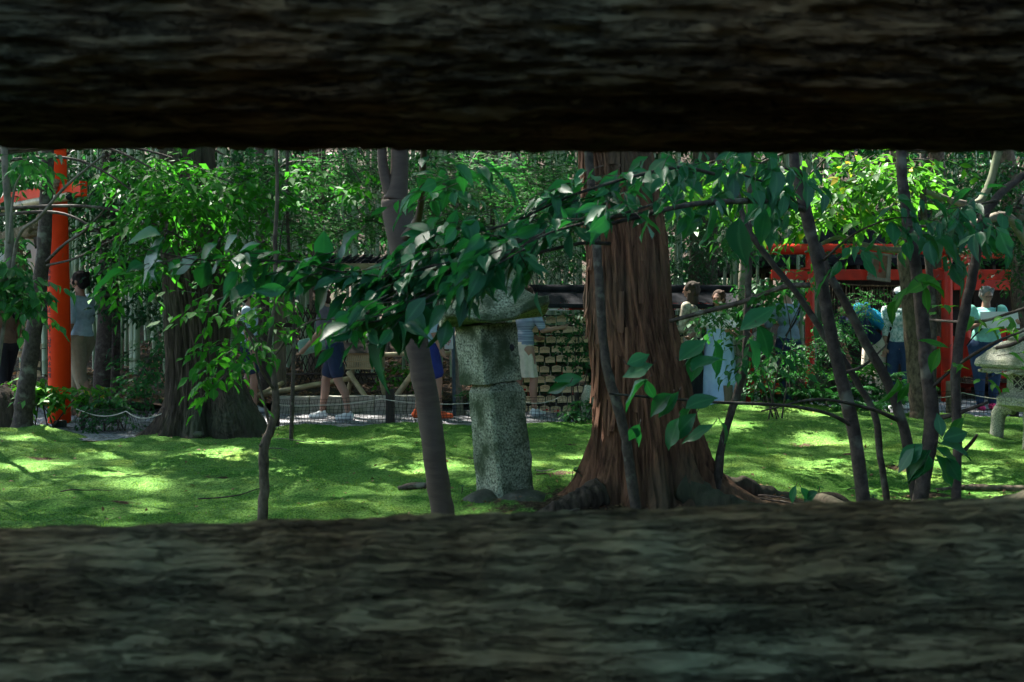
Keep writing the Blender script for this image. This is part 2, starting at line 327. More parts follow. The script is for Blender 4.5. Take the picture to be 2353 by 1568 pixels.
# ------------------------------------------------------------------ terrain
EX=A_([-30,-12,-9,-5.65,-4.9,-4.2,-2.77,-2.3,.8,2.1,3.5,4.4,5.66,9,30.])
ED=A_([10.2,10.2,10.3,10.3,10.4,10.05,10.35,11,11.3,12,12,11.9,11.4,11.4,11.4])
EZ=A_([.05,.05,.05,.07,.09,.0,.0,.0,.0,.15,.15,.06,.02,.02,.02])
def G(x,y):
    x=np.atleast_1d(np.asarray(x,float)); y=np.atleast_1d(np.asarray(y,float))
    E=np.interp(x,EX,ED); Z=np.interp(x,EX,EZ); p=np.c_[x,y,0*x]
    z=Z*sst(7.2,11.3,y)+.045*fbm(p*.9,3,3)+.026*fbm(p*A_([2.2,3.6,1]),8,3)+.009*np.abs(vn(p*7,6))
    z+=.05*np.exp(-((x-.85)**2+(y-6.3)**2)/.9)
    z-=sst(0,.35,y-E)*(.12+Z)           # the moss bank drops to the path
    return z
def g1(x,y): return float(G(x,y)[0])
def grid(x0,x1,y0,y1,s):
    xs=np.arange(x0,x1+s,s); ys=np.arange(y0,y1+s,s); X,Y=np.meshgrid(xs,ys); nx=len(xs)
    i,j=np.meshgrid(np.arange(nx-1),np.arange(len(ys)-1)); a=(j*nx+i).ravel()
    return X.ravel(),Y.ravel(),np.stack([a,a+1,a+nx+1,a+nx],1)
X,Y,Q=grid(-8.5,8.5,3.2,12.4,.028)
Z=G(X,Y); pp=np.c_[X,Y,0*X]; ff=fbm(pp*16,31,3); Z=Z+.006*ff+.0045*vn(pp*48,5)
soil=np.clip(1.15-np.hypot((X-1.15)/1.75,(Y-6.15)/.62),0,1)*1.1
soil=np.maximum(soil,np.clip(1.2-np.hypot((X-3.0)/1.7,(Y-6.35)/.5),0,1)*.85)
for px,d,rx,ry in ((1845,9.2,.28,.25),(1960,8.6,.2,.1),(2140,6.9,.5,.15),(970,7,.2,.1),(2060,8,.25,.12),(1400,9.6,.2,.1),(1310,9.4,.15,.1),(260,6.6,.3,.12),(520,7.4,.25,.1),(90,8.6,.25,.12),(1280,7.3,.3,.15),(1100,8.4,.2,.08),(700,8.9,.2,.08),(720,6.3,.25,.1)):
    soil=np.maximum(soil,np.clip(1.1-np.hypot((X-PX(px,d))/rx,(Y-d)/ry),0,1)*.85)
soil=np.maximum(soil,np.clip(1-(Y+.0)/5.2,0,1)); Eb=np.interp(X,EX,ED); soil=np.maximum(soil,sst(.05,.3,Y-Eb))
Z=np.where(soil>.5,Z-.008,Z)
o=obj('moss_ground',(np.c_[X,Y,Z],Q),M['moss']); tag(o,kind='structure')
a=o.data.attributes.new('soil','FLOAT','POINT'); a.data.foreach_set('value',soil.astype(np.float32))
# wide ground, one sheet to the horizon
def GB(x,y):
    p=np.c_[x,y,0*x]; return -.14+0*x+sst(14,60,y)*1.2*0
X,Y,Q=grid(-90,90,-60,150,2.); o=obj('ground',(np.c_[X,Y,0*X-.16],Q),M['litter']); tag(o,kind='structure')
X,Y,Q=grid(-14,14,9.8,16.5,.1); keep=Y[Q].mean(1)>np.interp(X[Q].mean(1),EX,ED)-.15; o=obj('gravel_path',(np.c_[X,Y,-.03+.008*vn(np.c_[X,Y,0*X]*3,2)],Q[keep]),M['gravel']); tag(o,kind='structure')
def GS(x,y): p=np.c_[x,y,0*x]; return .1+.1*sst(12.9,16,y)+1.1*sst(16,32,y)+.07*fbm(p*.8,4,3)*sst(12.8,14,y)+.02*fbm(p*5,9,2)
XE=A_([-20,-6.2,-5.8,-2.4,-2.3,1.5,3,20]); YE=A_([13.6,13.4,12.6,12.75,12.75,13.6,14.6,15.2])
X,Y,Q=grid(-34,34,12.2,40,.14); keep=(Y[Q].mean(1)>np.interp(X[Q].mean(1),XE,YE)); o=obj('forest_bank',(np.c_[X,Y,GS(X,Y)],Q[keep]),M['litter']); tag(o,kind='structure')
X,Y,Q=grid(-90,90,38,90,1.); o=obj('wooded_hill',(np.c_[X,Y,-.3+sst(38,75,Y)*24+1.5*fbm(np.c_[X,Y,0*X]*.12,2,3)],Q),M['litter']); tag(o,kind='structure')
# moss tufts: short strands all over the near moss
rng=R(11); n=90000; x=rng.uniform(-6.5,6.5,n); d=5+ (rng.rand(n)**.8)*6.8; x=x*d/11.5
ok=(d<np.interp(x,EX,ED))&(np.hypot((x-1.15)/1.75,(d-6.15)/.62)>.8)&(fbm(np.c_[x,d,0*x]*3,21,2)>-.35); x=x[ok]; d=d[ok]; n=len(x)
b=np.c_[x,d,G(x,d)-.002]; h=rng.uniform(.006,.017,n); an=rng.rand(n)*6.28; w=rng.uniform(.002,.005,n); off=np.c_[np.cos(an)*w,np.sin(an)*w,0*w]
top=b+np.c_[rng.normal(0,.005,n),rng.normal(0,.005,n),h]; V=np.stack([b-off,b+off,top],1).reshape(-1,3); Fa=np.arange(3*n).reshape(-1,3)
M['tuft']=leafmat('moss_strand',(.07,.18,.02),(.17,.33,.05),.8,.3,(.3,.5,.08),.1,(.25,.14,.06))
o=obj('moss_tufts',(V,Fa),M['tuft'],attr=rng.rand(n)); tag(o,'short green moss strands growing all over the mossy ground','moss',kind='stuff')
# litter leaves on bank and on soil
rng=R(12); n=14000; x=rng.uniform(-9,9,n); d=12.9+rng.rand(n)**1.5*9; ok=d>np.interp(x,XE,YE)+.1; x=x[ok];d=d[ok];n=len(x)
pos=np.c_[x,d,GS(x,d)+.012]; V,Fa,rn=leaves(TC,pos,rdir(rng,n,.3),A_([0,0,1])+rng.normal(0,.4,(n,3)),rng.uniform(.05,.11,n),rng)
o=obj('leaf_litter',(V,Fa),M['lf_dead'],attr=rn); tag(o,'brown dead leaves strewn over the bank below the bamboo','fallen leaves',kind='stuff')
rng=R(13); n=500; x=rng.uniform(-.3,4.4,n); d=rng.uniform(5.7,7.0,n); pos=np.c_[x,d,G(x,d)+.012]
x2=rng.uniform(-5,5.5,420); d2=rng.uniform(5.6,11.3,420); pos=np.vstack([pos,np.c_[x2,d2,G(x2,d2)+.015]]); n=len(pos)
V,Fa,rn=leaves(TC,pos,rdir(rng,n,.3),A_([0,0,1])+rng.normal(0,.3,(n,3)),rng.uniform(.018,.045,n),rng)
o=obj('fallen_leaves',(V,Fa),M['lf_dead'],attr=rn); tag(o,'small dry leaves and chips lying on the soil around the big roots','fallen leaves',kind='stuff')
# ------------------------------------------------------------------ log fence in front
def log(name,xc,yc,zc,r,tilt,seed,par,x0=-1.75,x1=1.75):
    nx,na=1500,260; u=np.linspace(x0,x1,nx); a=np.linspace(0,2*math.pi,na,endpoint=False); U,A=np.meshgrid(u,a,indexing='ij'); U=U.ravel();A=A.ravel()
    dens=np.clip
    wv=vn(np.c_[U*2.1,A*2.2,0*U],seed+3)
    def cyl(fu,fr): return np.c_[U*fu+fr*.012*wv,np.cos(A)*r*fr+wv*.9,np.sin(A)*r*fr+wv*.9]
    k=np.abs(fbm(cyl(8,38),seed,3)); k2=np.abs(fbm(cyl(18,85),seed+40,3)); k3=vn(cyl(90,190),seed+60)
    rr=r*(1+.012*vn(np.c_[U*1.6,A*.0,0*U],seed+9))+.0045*np.clip(1-k,0,1)**1.5+.0045*(1-k2)+.0016*k3-.005
    V=np.c_[U,yc+rr*np.cos(A),zc+(U-xc)*tilt+rr*np.sin(A)]
    i=np.arange(nx-1)[:,None]*na; j=np.arange(na)[None]; kk=(j+1)%na; Q=np.stack([i+j,i+na+j,i+na+kk,i+kk],-1).reshape(-1,4)
    return obj(name,(V,Q),M['log'],par)
fence=empty('log_fence','rough dark weathered log fence framing the view in the foreground','fence',(0,.8,0))
log('rail',0,.86,1.4945,.145,-.004,1,fence); log('rail',0,.86,.8605,.165,.03,7,fence)
for s in (-1,1): obj('post',tube([(s*1.78,.86,-.1),(s*1.78,.86,1.0),(s*1.78,.86,1.9)],[.13,.12,.115],28,40,.06,4,s+5),M['log'],fence)
# ------------------------------------------------------------------ big trees
def bigtrunk(levels,lobes,seed,nz=300,na=420,ridge=.02,flare=None,wrinkle=.0,zt=None):
    """levels: list (z,cx,cy,r). lobes: list (angle, amp, width) root flares below zf"""
    L=A_(levels,float); z0,z1=L[0,0],L[-1,0]; t=np.linspace(0,1,nz)**1.35; z=z0+(z1-z0)*t; a=np.linspace(0,2*math.pi,na,endpoint=False)
    Zg,Ag=np.meshgrid(z,a,indexing='ij'); zz=Zg.ravel(); aa=Ag.ravel()
    cx=np.interp(zz,L[:,0],L[:,1]); cy=np.interp(zz,L[:,0],L[:,2]); r=np.interp(zz,L[:,0],L[:,3])
    fl=0
    for an,amp,w,hz in lobes:
        da=np.angle(np.exp(1j*(aa-an))); fl=fl+amp*np.exp(-(da/w)**2)*np.exp(-(zz-z0)/hz)
    c,s=np.cos(aa),np.sin(aa); tw=zz*.25
    q=np.c_[np.cos(aa+tw)*r*26,np.sin(aa+tw)*r*26,zz*1.3]; k=1-np.abs(fbm(q,seed,4)); q2=np.c_[np.cos(aa+tw)*r*60,np.sin(aa+tw)*r*60,zz*3.2]; k2=fbm(q2,seed+5,3)
    big=vn(np.c_[c*2.2,s*2.2,zz*.9],seed+9)
    rr=r+fl+ridge*(k-.6)*1.5+ridge*.45*k2+.05*r*big
    if wrinkle: 
        mk=np.exp(-(zz-z0)/.55)*sst(-.2,.5,vn(np.c_[c*3,s*3,zz*2],seed+21)); rr=rr+wrinkle*mk*vn(np.c_[c*4,s*4,(zz+.25*fl+.02*np.sin(aa*7))*55],seed+30)
    V=np.c_[cx+rr*c,cy+rr*s,zz]; i=np.arange(nz-1)[:,None]*na; j=np.arange(na)[None]; kk=(j+1)%na
    return V,np.stack([i+j,i+kk,i+na+kk,i+na+j],-1).reshape(-1,4)
def zat(py,d): return H-(py-YH)/F*d
DC=6.35
lv=[(-.12,PX(1468,DC),DC,.30),(.1,PX(1478,DC),DC,.29),(zat(1060,DC),PX(1478,DC),DC,.29),(zat(1000,DC),PX(1480,DC),DC,.285),(zat(900,DC),PX(1475,DC),DC,.283),(zat(800,DC),PX(1458,DC),DC,.272),(zat(700,DC),PX(1442,DC),DC,.258),(zat(560,DC),PX(1437,DC),DC,.25),(zat(430,DC),PX(1425,DC),DC,.235),(zat(330,DC),PX(1408,DC),DC,.22),(3.4,PX(1392,DC),DC,.2),(6,PX(1372,DC),DC+.1,.18),(12.5,PX(1350,DC),DC+.2,.09)]
cedar=empty('cedar_tree','large reddish shaggy barked cedar with flared roots right of the stone pillar lantern','tree',(PX(1470,DC),DC,0))
obj('trunk',bigtrunk(lv,[(math.radians(-10),1.0,.24,.17),(math.radians(-48),.55,.2,.22),(math.radians(-82),.3,.2,.3),(math.radians(-108),.2,.14,.35),(math.radians(-140),.5,.22,.2),(math.radians(178),.62,.26,.19),(math.radians(-12),.16,.55,.4),(math.radians(100),.4,.5,.3),(math.radians(30),.3,.4,.3)],3,380,520,.028,wrinkle=.008),M['bark_cedar'],cedar)
# loose bark strips on the cedar
rng=R(4); pr=[]
for k in range(110):
    an=math.radians(rng.uniform(-175,-5)); z=rng.uniform(.7,3.0); L=rng.uniform(.07,.4); r=np.interp(z,[a[0] for a in lv],[a[3] for a in lv])+.012; cx=np.interp(z,[a[0] for a in lv],[a[1] for a in lv])
    c=A_([math.cos(an),math.sin(an),0]); s=A_([-math.sin(an),math.cos(an),0]); w=rng.uniform(.006,.018); t0=A_([cx,DC,z])+c*r; lift=rng.uniform(.004,.03)
    p=[t0,t0-A_([0,0,L*.5])+c*.004,t0-A_([0,0,L])+c*lift]; V=[]
    for q in p: V+=[q-s*w,q+s*w,q+s*w-c*.005,q-s*w-c*.005]
    pr.append((A_(V),[(0,1,5,4),(4,5,9,8),(3,2,1,0),(1,2,6,5),(5,6,10,9),(0,4,7,3),(4,8,11,7),(8,9,10,11)]))
obj('bark_strips',join(*pr),M['bark_cedar'],cedar,smooth=False)
for k,(pts,rad) in enumerate((([(1570,6.1,.1),(1640,6.0,.05),(1730,5.9,.03),(1760,5.95,.03),(1850,5.9,.015),(1960,6.0,-.04)],[.1,.075,.06,.055,.04,.025]),([(1600,6.4,.1),(1700,6.45,.07),(1790,6.5,.02),(1880,6.6,-.04)],[.08,.06,.045,.03]),([(1380,6.1,.1),(1320,6.0,.06),(1265,5.95,.03),(1200,5.95,-.03)],[.09,.07,.05,.03]))):
    obj('root',tube([A_([PX(a,d),d,g1(PX(a,d),d)-.03+z]) for a,d,z in pts],rad,40,110,.28,16,k),M['bark_old'],cedar)
DL=10.35; gx=PX(450,DL)
lv2=[(-.1,PX(440,DL),DL,.33),(.12,PX(445,DL),DL,.31),(zat(930,DL),PX(450,DL),DL,.29),(zat(850,DL),PX(455,DL),DL,.3),(zat(700,DL),PX(452,DL),DL,.32),(zat(560,DL),PX(442,DL),DL,.3),(zat(410,DL),PX(432,DL),DL,.27),(4,PX(425,DL),DL,.25),(12.5,PX(420,DL),DL,.12)]
oldt=empty('cedar_tree','massive dark old cedar with fibrous bark standing behind the moss left of the sapling','tree',(PX(450,DL),DL,0))
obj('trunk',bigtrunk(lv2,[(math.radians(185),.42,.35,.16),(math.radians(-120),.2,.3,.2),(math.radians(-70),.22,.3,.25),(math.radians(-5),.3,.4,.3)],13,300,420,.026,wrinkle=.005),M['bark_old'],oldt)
st=[(-.1,PX(545,DL-.1),DL-.1,.3),(.15,PX(540,DL-.1),DL-.1,.26),(.35,PX(530,DL-.1),DL-.1,.2),(.6,PX(518,DL-.1),DL-.08,.14),(.78,PX(508,DL-.1),DL-.05,.05)]
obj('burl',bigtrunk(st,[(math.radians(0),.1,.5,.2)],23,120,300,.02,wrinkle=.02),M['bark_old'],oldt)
# slender trees: (name label, pts, radii, material)
def tree(name,label,pts,rad,m,cat='tree',group=None,seg=14,noise=.05,seed=1,branches=(),base=None):
    pw=[P(*p) if len(p)==3 and not (len(p)==3 and p[2]<0) else A_(p[:3]) for p in pts]
    if base is not None:  # extend to the ground
        x,y=base; pw=[A_([x,y,g1(x,y)-.05 if y<12 else float(GS(A_([x]),A_([y]))[0])-.05])]+pw; rad=[rad[0]*1.25]+list(rad)
    if 4.2>pw[-1][2]>1.6 and 'fork' not in label:   # carry on upwards out of the view
        dv=pw[-1]-pw[-2]; dv=dv/np.linalg.norm(dv); dv=dv*A_([.6,.6,1])+A_([0,0,.5]); e=pw[-1]; pw=pw+[e+dv*.8,e+dv*1.7+A_([.05,.05,0]),e+dv*2.6]; rad=list(rad)+[rad[-1]*.85,rad[-1]*.6,rad[-1]*.25]
    r=empty(name,label,cat,(pw[0][0],pw[0][1],max(pw[0][2]+.05,-.1)),group)
    L=sum(np.linalg.norm(pw[i+1]-pw[i]) for i in range(len(pw)-1))
    rk=R(seed+7); k_=len(pw)*4; pw=list(cr(A_(pw),k_)); rad=np.interp(np.linspace(0,1,k_),np.linspace(0,1,len(rad)),rad)*(1+rk.normal(0,.035,k_)); pw=[q+A_([rk.normal(0,.0012),0,0]) for q in pw]
    obj('trunk',tube(pw,rad,seg,max(12,int(L/.035)),noise,9,seed),m,r)
    for bp,br in branches:
        obj('branch',tube([P(*p) for p in bp],br,8,max(8,len(bp)*8),.08,12,seed+3),m,r)
    return r
D4=4.0
fore=tree('slender_tree','smooth brown tree trunk forking at the top in front of the hanging leaves',[(1030,1290,D4),(1018,1180,D4),(1000,1060,D4),(985,940,D4),(962,820,D4),(942,690,D4),(928,580,D4),(916,500,D4),(911,462,D4)],[.048,.047,.0475,.0475,.047,.049,.055,.062,.062],M['bark_smooth'],base=(PX(1045,D4),D4),seg=20,noise=.025,
  branches=[([(904,455,D4),(889,420,D4),(880,380,D4),(877,330,D4),(870,200,D4),(850,-200,D4+.2),(840,-700,D4+.5)],[.03,.023,.02,.019,.018,.015,.01]),([(910,460,D4),(917,420,D4),(919,380,D4),(919,330,D4),(925,150,D4),(935,-200,D4-.1),(950,-900,D4)],[.05,.039,.037,.036,.034,.03,.012]),([(925,555,D4),(950,520,D4-.15),(965,480,D4-.4),(975,330,D4-.8)],[.028,.017,.014,.01])])
sap=tree('sapling','thin bare stemmed sapling with a knotty pale base on the left of the moss',[(603,1210,4.6),(607,1120,4.6),(606,1035,4.6),(622,985,4.6),(634,930,4.6),(628,860,4.6),(618,800,4.6),(633,700,4.6),(632,560,4.6),(637,450,4.6),(636,330,4.6)],[.022,.022,.024,.019,.017,.014,.012,.011,.011,.009,.008],M['bark_bg'],base=(PX(602,4.6),4.6),
  branches=[([(607,1040,4.6),(602,1028,4.59),(598,1022,4.58)],[.014,.011,.009]),([(626,860,4.6),(600,800,4.6),(570,760,4.58),(520,720,4.55),(500,700,4.5)],[.009,.007,.006,.005,.003]),([(633,900,4.6),(600,850,4.5),(585,800,4.45),(560,740,4.4)],[.008,.006,.005,.003]),([(625,1000,4.6),(600,900,4.65),(585,840,4.7),(560,760,4.8)],[.007,.006,.005,.003]),([(628,820,4.6),(680,760,4.6),(730,735,4.6),(790,742,4.6),(830,790,4.6)],[.006,.005,.004,.003,.002])])
vine=tree('slender_tree','thin dark stem growing tight against the front of the big cedar',[(1462,1180,5.8),(1448,1080,5.8),(1436,1000,5.8),(1415,920,5.8),(1395,850,5.8),(1384,760,5.8),(1376,640,5.8),(1368,520,5.85),(1356,400,5.9),(1350,300,5.9)],[.03,.03,.031,.03,.028,.027,.026,.026,.026,.026],M['bark_dark'],base=(PX(1465,5.8),5.8))
hook=tree('slender_tree','dark curved trunk rising from the right edge of the cedar roots',[(1650,1105,6.2),(1655,1040,6.2),(1672,975,6.2),(1695,900,6.2),(1712,830,6.2),(1716,740,6.2),(1720,640,6.2),(1722,500,6.2),(1726,330,6.2)],[.026,.024,.024,.026,.024,.022,.021,.02,.019],M['bark_dark'],base=(PX(1648,6.2),6.2),
  branches=[([(1658,1100,6.1),(1662,1030,6.1),(1655,1000,6.1)],[.008,.006,.003]),([(1540,738,5.9),(1600,722,5.8),(1720,690,5.6),(1800,660,5.3),(1860,655,5.2)],[.012,.014,.015,.015,.014])])
rs=[('slender_tree','dark straight grey stem, leftmost of the right hand stems, with the long leafy branch',[(1995,1230,3.9),(1985,1160,3.9),(1962,990,3.9),(1932,865,3.9),(1905,745,3.9),(1880,610,3.9),(1850,480,3.9),(1832,400,3.9),(1822,320,3.9)],[.027,.026,.026,.025,.024,.023,.024,.019,.018],2015),
 ('slender_tree','thinnest grey stem leaning left and crossing behind its straight neighbour',[(2045,1220,4.1),(2040,1160,4.1),(2024,1060,4.1),(2012,960,4.1),(1985,905,4.1),(1940,830,4.1),(1890,765,4.1),(1835,680,4.1),(1770,600,4.1),(1715,520,4.1),(1690,430,4.2),(1640,330,4.3)],[.015,.014,.014,.014,.014,.014,.0135,.013,.0125,.012,.009,.007],2052),
 ('slender_tree','leaning grey stem that ends between the straight stem and the thick one',[(2125,1230,4.0),(2108,1160,4.0),(2085,1020,4.0),(2060,930,4.0),(2030,860,4.0),(1990,790,4.0),(1945,700,4.0),(1905,630,4.0),(1880,560,4.0)],[.022,.022,.021,.02,.019,.018,.017,.016,.012],2140),
 ('slender_tree','thick grey stem with a kink and the leafy tuft at its foot on the right',[(2108,1230,3.8),(2112,1160,3.8),(2130,1060,3.8),(2142,965,3.8),(2132,870,3.8),(2122,760,3.8),(2108,640,3.8),(2090,540,3.8),(2078,450,3.8),(2070,330,3.8)],[.03,.029,.026,.029,.024,.024,.022,.021,.02,.019],2105),
 ('slender_tree','dark wavy stem at far right that leaves the top right corner of the view',[(2200,1230,3.7),(2197,1160,3.7),(2200,1020,3.7),(2197,860,3.7),(2212,740,3.7),(2238,620,3.7),(2252,520,3.7),(2290,455,3.7),(2353,402,3.7),(2450,330,3.7)],[.018,.017,.016,.018,.017,.018,.016,.015,.014,.012],2198)]
stems=[]
for k,(nm,lb,pts,rad,bx) in enumerate(rs):
    d=pts[0][2]; br=()
    if k==0: br=[([(1848,482,3.9),(1800,468,3.6),(1740,462,3.2),(1640,465,2.8),(1560,475,2.6),(1480,495,2.5),(1400,515,2.4)],[.013,.011,.0095,.0085,.007,.006,.0045]),([(1962,980,3.9),(1900,950,3.8),(1800,932,3.5),(1650,925,3.2),(1520,915,3.0),(1400,905,2.9)],[.009,.007,.006,.005,.004,.003]),([(1930,860,3.9),(1985,840,4),(2040,790,4.2)],[.008,.006,.003])]
    if k==3: br=[([(2142,965,3.8),(2200,950,3.7),(2270,925,3.6)],[.012,.009,.005]),([(2062,965,4.0),(2000,940,3.9),(1880,918,3.7),(1750,945,3.5)],[.009,.007,.005,.003]),([(2130,900,3.8),(2200,840,3.7),(2280,790,3.5),(2353,760,3.4)],[.007,.006,.005,.004])]
    if k==4: br=[([(2202,1050,3.7),(2230,1020,3.7),(2245,1000,3.6)],[.009,.007,.005]),([(2125,735,4.6),(2240,740,4.0),(2320,720,3.8),(2380,700,3.7)],[.006,.006,.006,.006]),([(2290,800,5),(2330,790,4.9),(2380,760,4.8)],[.01,.01,.01])]
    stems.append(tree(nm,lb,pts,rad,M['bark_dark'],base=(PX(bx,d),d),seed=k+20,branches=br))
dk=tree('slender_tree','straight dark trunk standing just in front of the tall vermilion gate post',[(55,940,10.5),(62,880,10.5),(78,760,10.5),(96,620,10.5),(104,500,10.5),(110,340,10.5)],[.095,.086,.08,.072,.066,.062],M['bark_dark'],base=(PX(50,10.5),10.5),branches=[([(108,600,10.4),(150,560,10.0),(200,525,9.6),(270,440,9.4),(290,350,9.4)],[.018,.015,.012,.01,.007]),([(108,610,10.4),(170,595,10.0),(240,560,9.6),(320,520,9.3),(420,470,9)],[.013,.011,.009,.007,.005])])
lt=tree('slender_tree','pale forked stem at the extreme left edge of the view',[(-120,900,6.5),(-60,780,6.5),(-8,690,6.5),(20,600,6.5),(21,500,6.5),(14,420,6.5),(8,330,6.5)],[.034,.032,.03,.028,.024,.022,.02],M['bark_grey'],base=(PX(-150,6.5),6.5),branches=[([(-30,1020,6.6),(25,640,6.5),(45,540,6.4),(90,500,6.3),(150,430,6.2),(240,355,6.1)],[.012,.012,.011,.01,.009,.007]),([(20,560,6.4),(35,430,6.4),(75,370,6.3)],[.01,.007,.004])])
for nm,lb,pts,rad,m,bs in (
 ('tree','pale greenish trunk rising between the plaque rack and the small vermilion gate',[(1702,940,12.4),(1703,800,12.4),(1706,680,12.4),(1712,560,12.4),(1716,330,12.4)],[.065,.06,.058,.06,.055],'bark_grey',(PX(1702,12.4),12.4)),
 ('tree','rough brown trunk standing in front of the carved shrine name plaque',[(2118,940,11.2),(2108,850,11.2),(2096,720,11.2),(2086,600,11.2),(2078,480,11.2),(2066,330,11.2)],[.13,.12,.105,.11,.105,.1],'bark_bg',(PX(2120,11.2),11.2)),
 ('tree','brown trunk in the shade behind the lady reading a sheet of paper',[(2352,700,14.8),(2345,560,14.8),(2325,450,14.8),(2300,330,14.8)],[.17,.16,.15,.15],'bark_bg',(PX(2362,14.8),14.8)),
 ('tree','dark reddish trunk in front of the rear vermilion gate, right of the gate post',[(2080,960,16),(2150,800,16.5),(2160,600,16.5),(2150,330,16.5)],[.17,.15,.14,.13],'bark_bg',(PX(2140,16),16)),
 ('tree','thin wavy pale brown tree beside the white sign left of the stone pillar lantern',[(1056,970,12.5),(1052,880,12.5),(1044,800,12.5),(1056,745,12.5),(1046,640,12.5),(1050,480,12.5),(1040,330,12.5)],[.055,.05,.045,.04,.04,.04,.04],'bark_grey',(PX(1060,12.5),12.5)),
 ('tree','dark trunk just right of the tall walker by the tall vermilion post',[(232,930,13.2),(240,800,13.2),(245,640,13.2),(250,330,13.2)],[.12,.11,.1,.09],'bark_dark',(PX(230,13.2),13.2)),
 ('tree','slim brown trunk right of the old cedar behind the capped walker',[(610,900,14),(606,760,14),(603,600,14),(600,330,14)],[.1,.09,.08,.08],'bark_dark',(PX(612,14),14)),
 ('tree','slim dark tree deep in the bamboo above the long plank roof',[(725,860,17),(728,600,17),(733,330,17)],[.13,.12,.12],'bark_bg',(PX(725,17),17))):
    tree(nm,lb,pts,rad,M[m],base=bs,seed=int(bs[0]*7)%50+50)
# ------------------------------------------------------------------ text
def text(body,size,m,loc,parent=None,rx=90,rz=0,ry=0,th=.002,name='lettering',line=.82,cx=True):
    cu=bpy.data.curves.new('t','FONT'); cu.body=body; cu.size=size; cu.space_line=line; cu.extrude=th; cu.align_x='CENTER' if cx else 'LEFT'; cu.align_y='CENTER'; cu.resolution_u=2; cu.offset=size*.012
    t=bpy.data.objects.new('t',cu); COL.objects.link(t); dg=bpy.context.evaluated_depsgraph_get(); dg.update()
    me=bpy.data.meshes.new_from_object(t.evaluated_get(dg)); bpy.data.objects.remove(t)
    V=A_([v.co[:] for v in me.vertices]); Fs=[tuple(p.vertices) for p in me.polygons]; bpy.data.meshes.remove(me)
    V=rotx(V,math.radians(rx)); V=roty(V,math.radians(ry)); V=rotz(V,math.radians(rz))+A_(loc,float)
    return obj(name,(V,Fs),m,parent,smooth=False)
def rough(VF,amp,sc,seed=0,sub=0):
    V,Fa=VF
    if sub:
        import bmesh
        bm=bmesh.new(); vs=[bm.verts.new(v) for v in V]; [bm.faces.new([vs[i] for i in f]) for f in Fa if len(set(f))>2]
        bmesh.ops.triangulate(bm,faces=bm.faces[:])
        for _ in range(sub): bmesh.ops.subdivide_edges(bm,edges=[e for e in bm.edges if e.calc_length()>.012],cuts=1,use_grid_fill=True)
        bm.verts.index_update(); bm.normal_update(); V=A_([v.co[:] for v in bm.verts]); N=A_([v.normal[:] for v in bm.verts]); Fa=[tuple(v.index for v in f.verts) for f in bm.faces]; bm.free()
        return V+N*(amp*fbm(V*sc,seed,4))[:,None],Fa
    return V+amp*np.c_[vn(V*sc,seed),vn(V*sc,seed+1),vn(V*sc,seed+2)],Fa
# ------------------------------------------------------------------ stone pillar lantern
DS=6.55; sx=PX(1163,DS); sz=zat(1147,DS)
ln=empty('stone_lantern','leaning grey stone pillar lantern with an upswept roof, left of the big cedar','stone lantern',(sx,DS,sz-.05))
def octo(w0,w1,z0,z1,ch,top=None,n=1):
    V=[]; 
    for w,z in ((w0,z0),)+(((w1,z1),) if top is None else ((w1,z1-.05),(w1*.76,z1))):
        c=ch*w
        V+=[(w-c,-w,z),(w,-w+c,z),(w,w-c,z),(w-c,w,z),(-w+c,w,z),(-w,w-c,z),(-w,-w+c,z),(-w+c,-w,z)]
    k=len(V)//8; Fa=[tuple(range(8))[::-1],tuple(range(8*k-8,8*k))]
    for a in range(k-1): Fa+=[(a*8+i,a*8+(i+1)%8,a*8+8+(i+1)%8,a*8+8+i) for i in range(8)]
    return A_(V,float),Fa
LEAN=math.radians(-5.2); YAW=math.radians(36)
def place(VF,dx=0,dz=0): return (roty(rotz(VF[0],YAW),LEAN)+A_([sx+dx,DS,sz+dz]),VF[1])
hs=(1140-872)/F*DS
obj('shaft',place(rough(octo(.143,.139,-.02,hs,.14,1),.009,11,3,6)),M['stone'],ln,smooth=False)
fb=octo(.149,.147,hs+.005,hs+.385,.05)
obj('firebox',place(rough(fb,.006,12,8,6),-.03),M['stone'],ln,smooth=False)
hole=ell((.09,-.146,hs+.22),(.018,.014,.024),12,8); obj('vent_hole',place(hole,-.03),M['black'],ln)  # black lump coloured as the shade inside the hole
# roof: square with concave slopes and upswept corners
def kasa(R0,z0,n=30,na=96):
    V=[];Fa=[]
    prof=[(0,0),(.9,-.0),(.97,0.004),(1.0,.02),(1.0,.075)]+[(1-.95*t,.085+.235*(t**.0 if 0 else (1-(1-t)**.42)*.0+t**1.9*1.0)) for t in np.linspace(0,1,18)]
    prof=[(0,.0),(.55,.0),(.96,.0),(1.0,.012),(1.0,.05)]+[(1-.84*t,.055+.36*t**1.35) for t in np.linspace(0.02,1,18)]+[(.17,.42),(.2,.45),(.17,.49),(.08,.53),(.01,.58),(0,.585)]
    for r,z in prof:
        for j in range(na):
            a=2*math.pi*j/na; c,s=math.cos(a),math.sin(a); sq=1/max(abs(c),abs(s)); mix=min(1,r*1.3); k=mix*min(sq,1.3)+(1-mix); cor=(abs(math.sin(2*a)))**3
            V.append((R0*r*k*c,R0*r*k*s,z+.075*cor*r**3))
    m=len(prof)
    for i in range(m-1):
        for j in range(na): Fa.append((i*na+j,i*na+(j+1)%na,(i+1)*na+(j+1)%na,(i+1)*na+j))
    return A_(V)+A_([0,0,z0]),Fa
V,Fa=kasa(.345,hs+.385); V=V+.004*np.c_[vn(V*20,1),vn(V*20,2),vn(V*20,3)]; YAW2=YAW
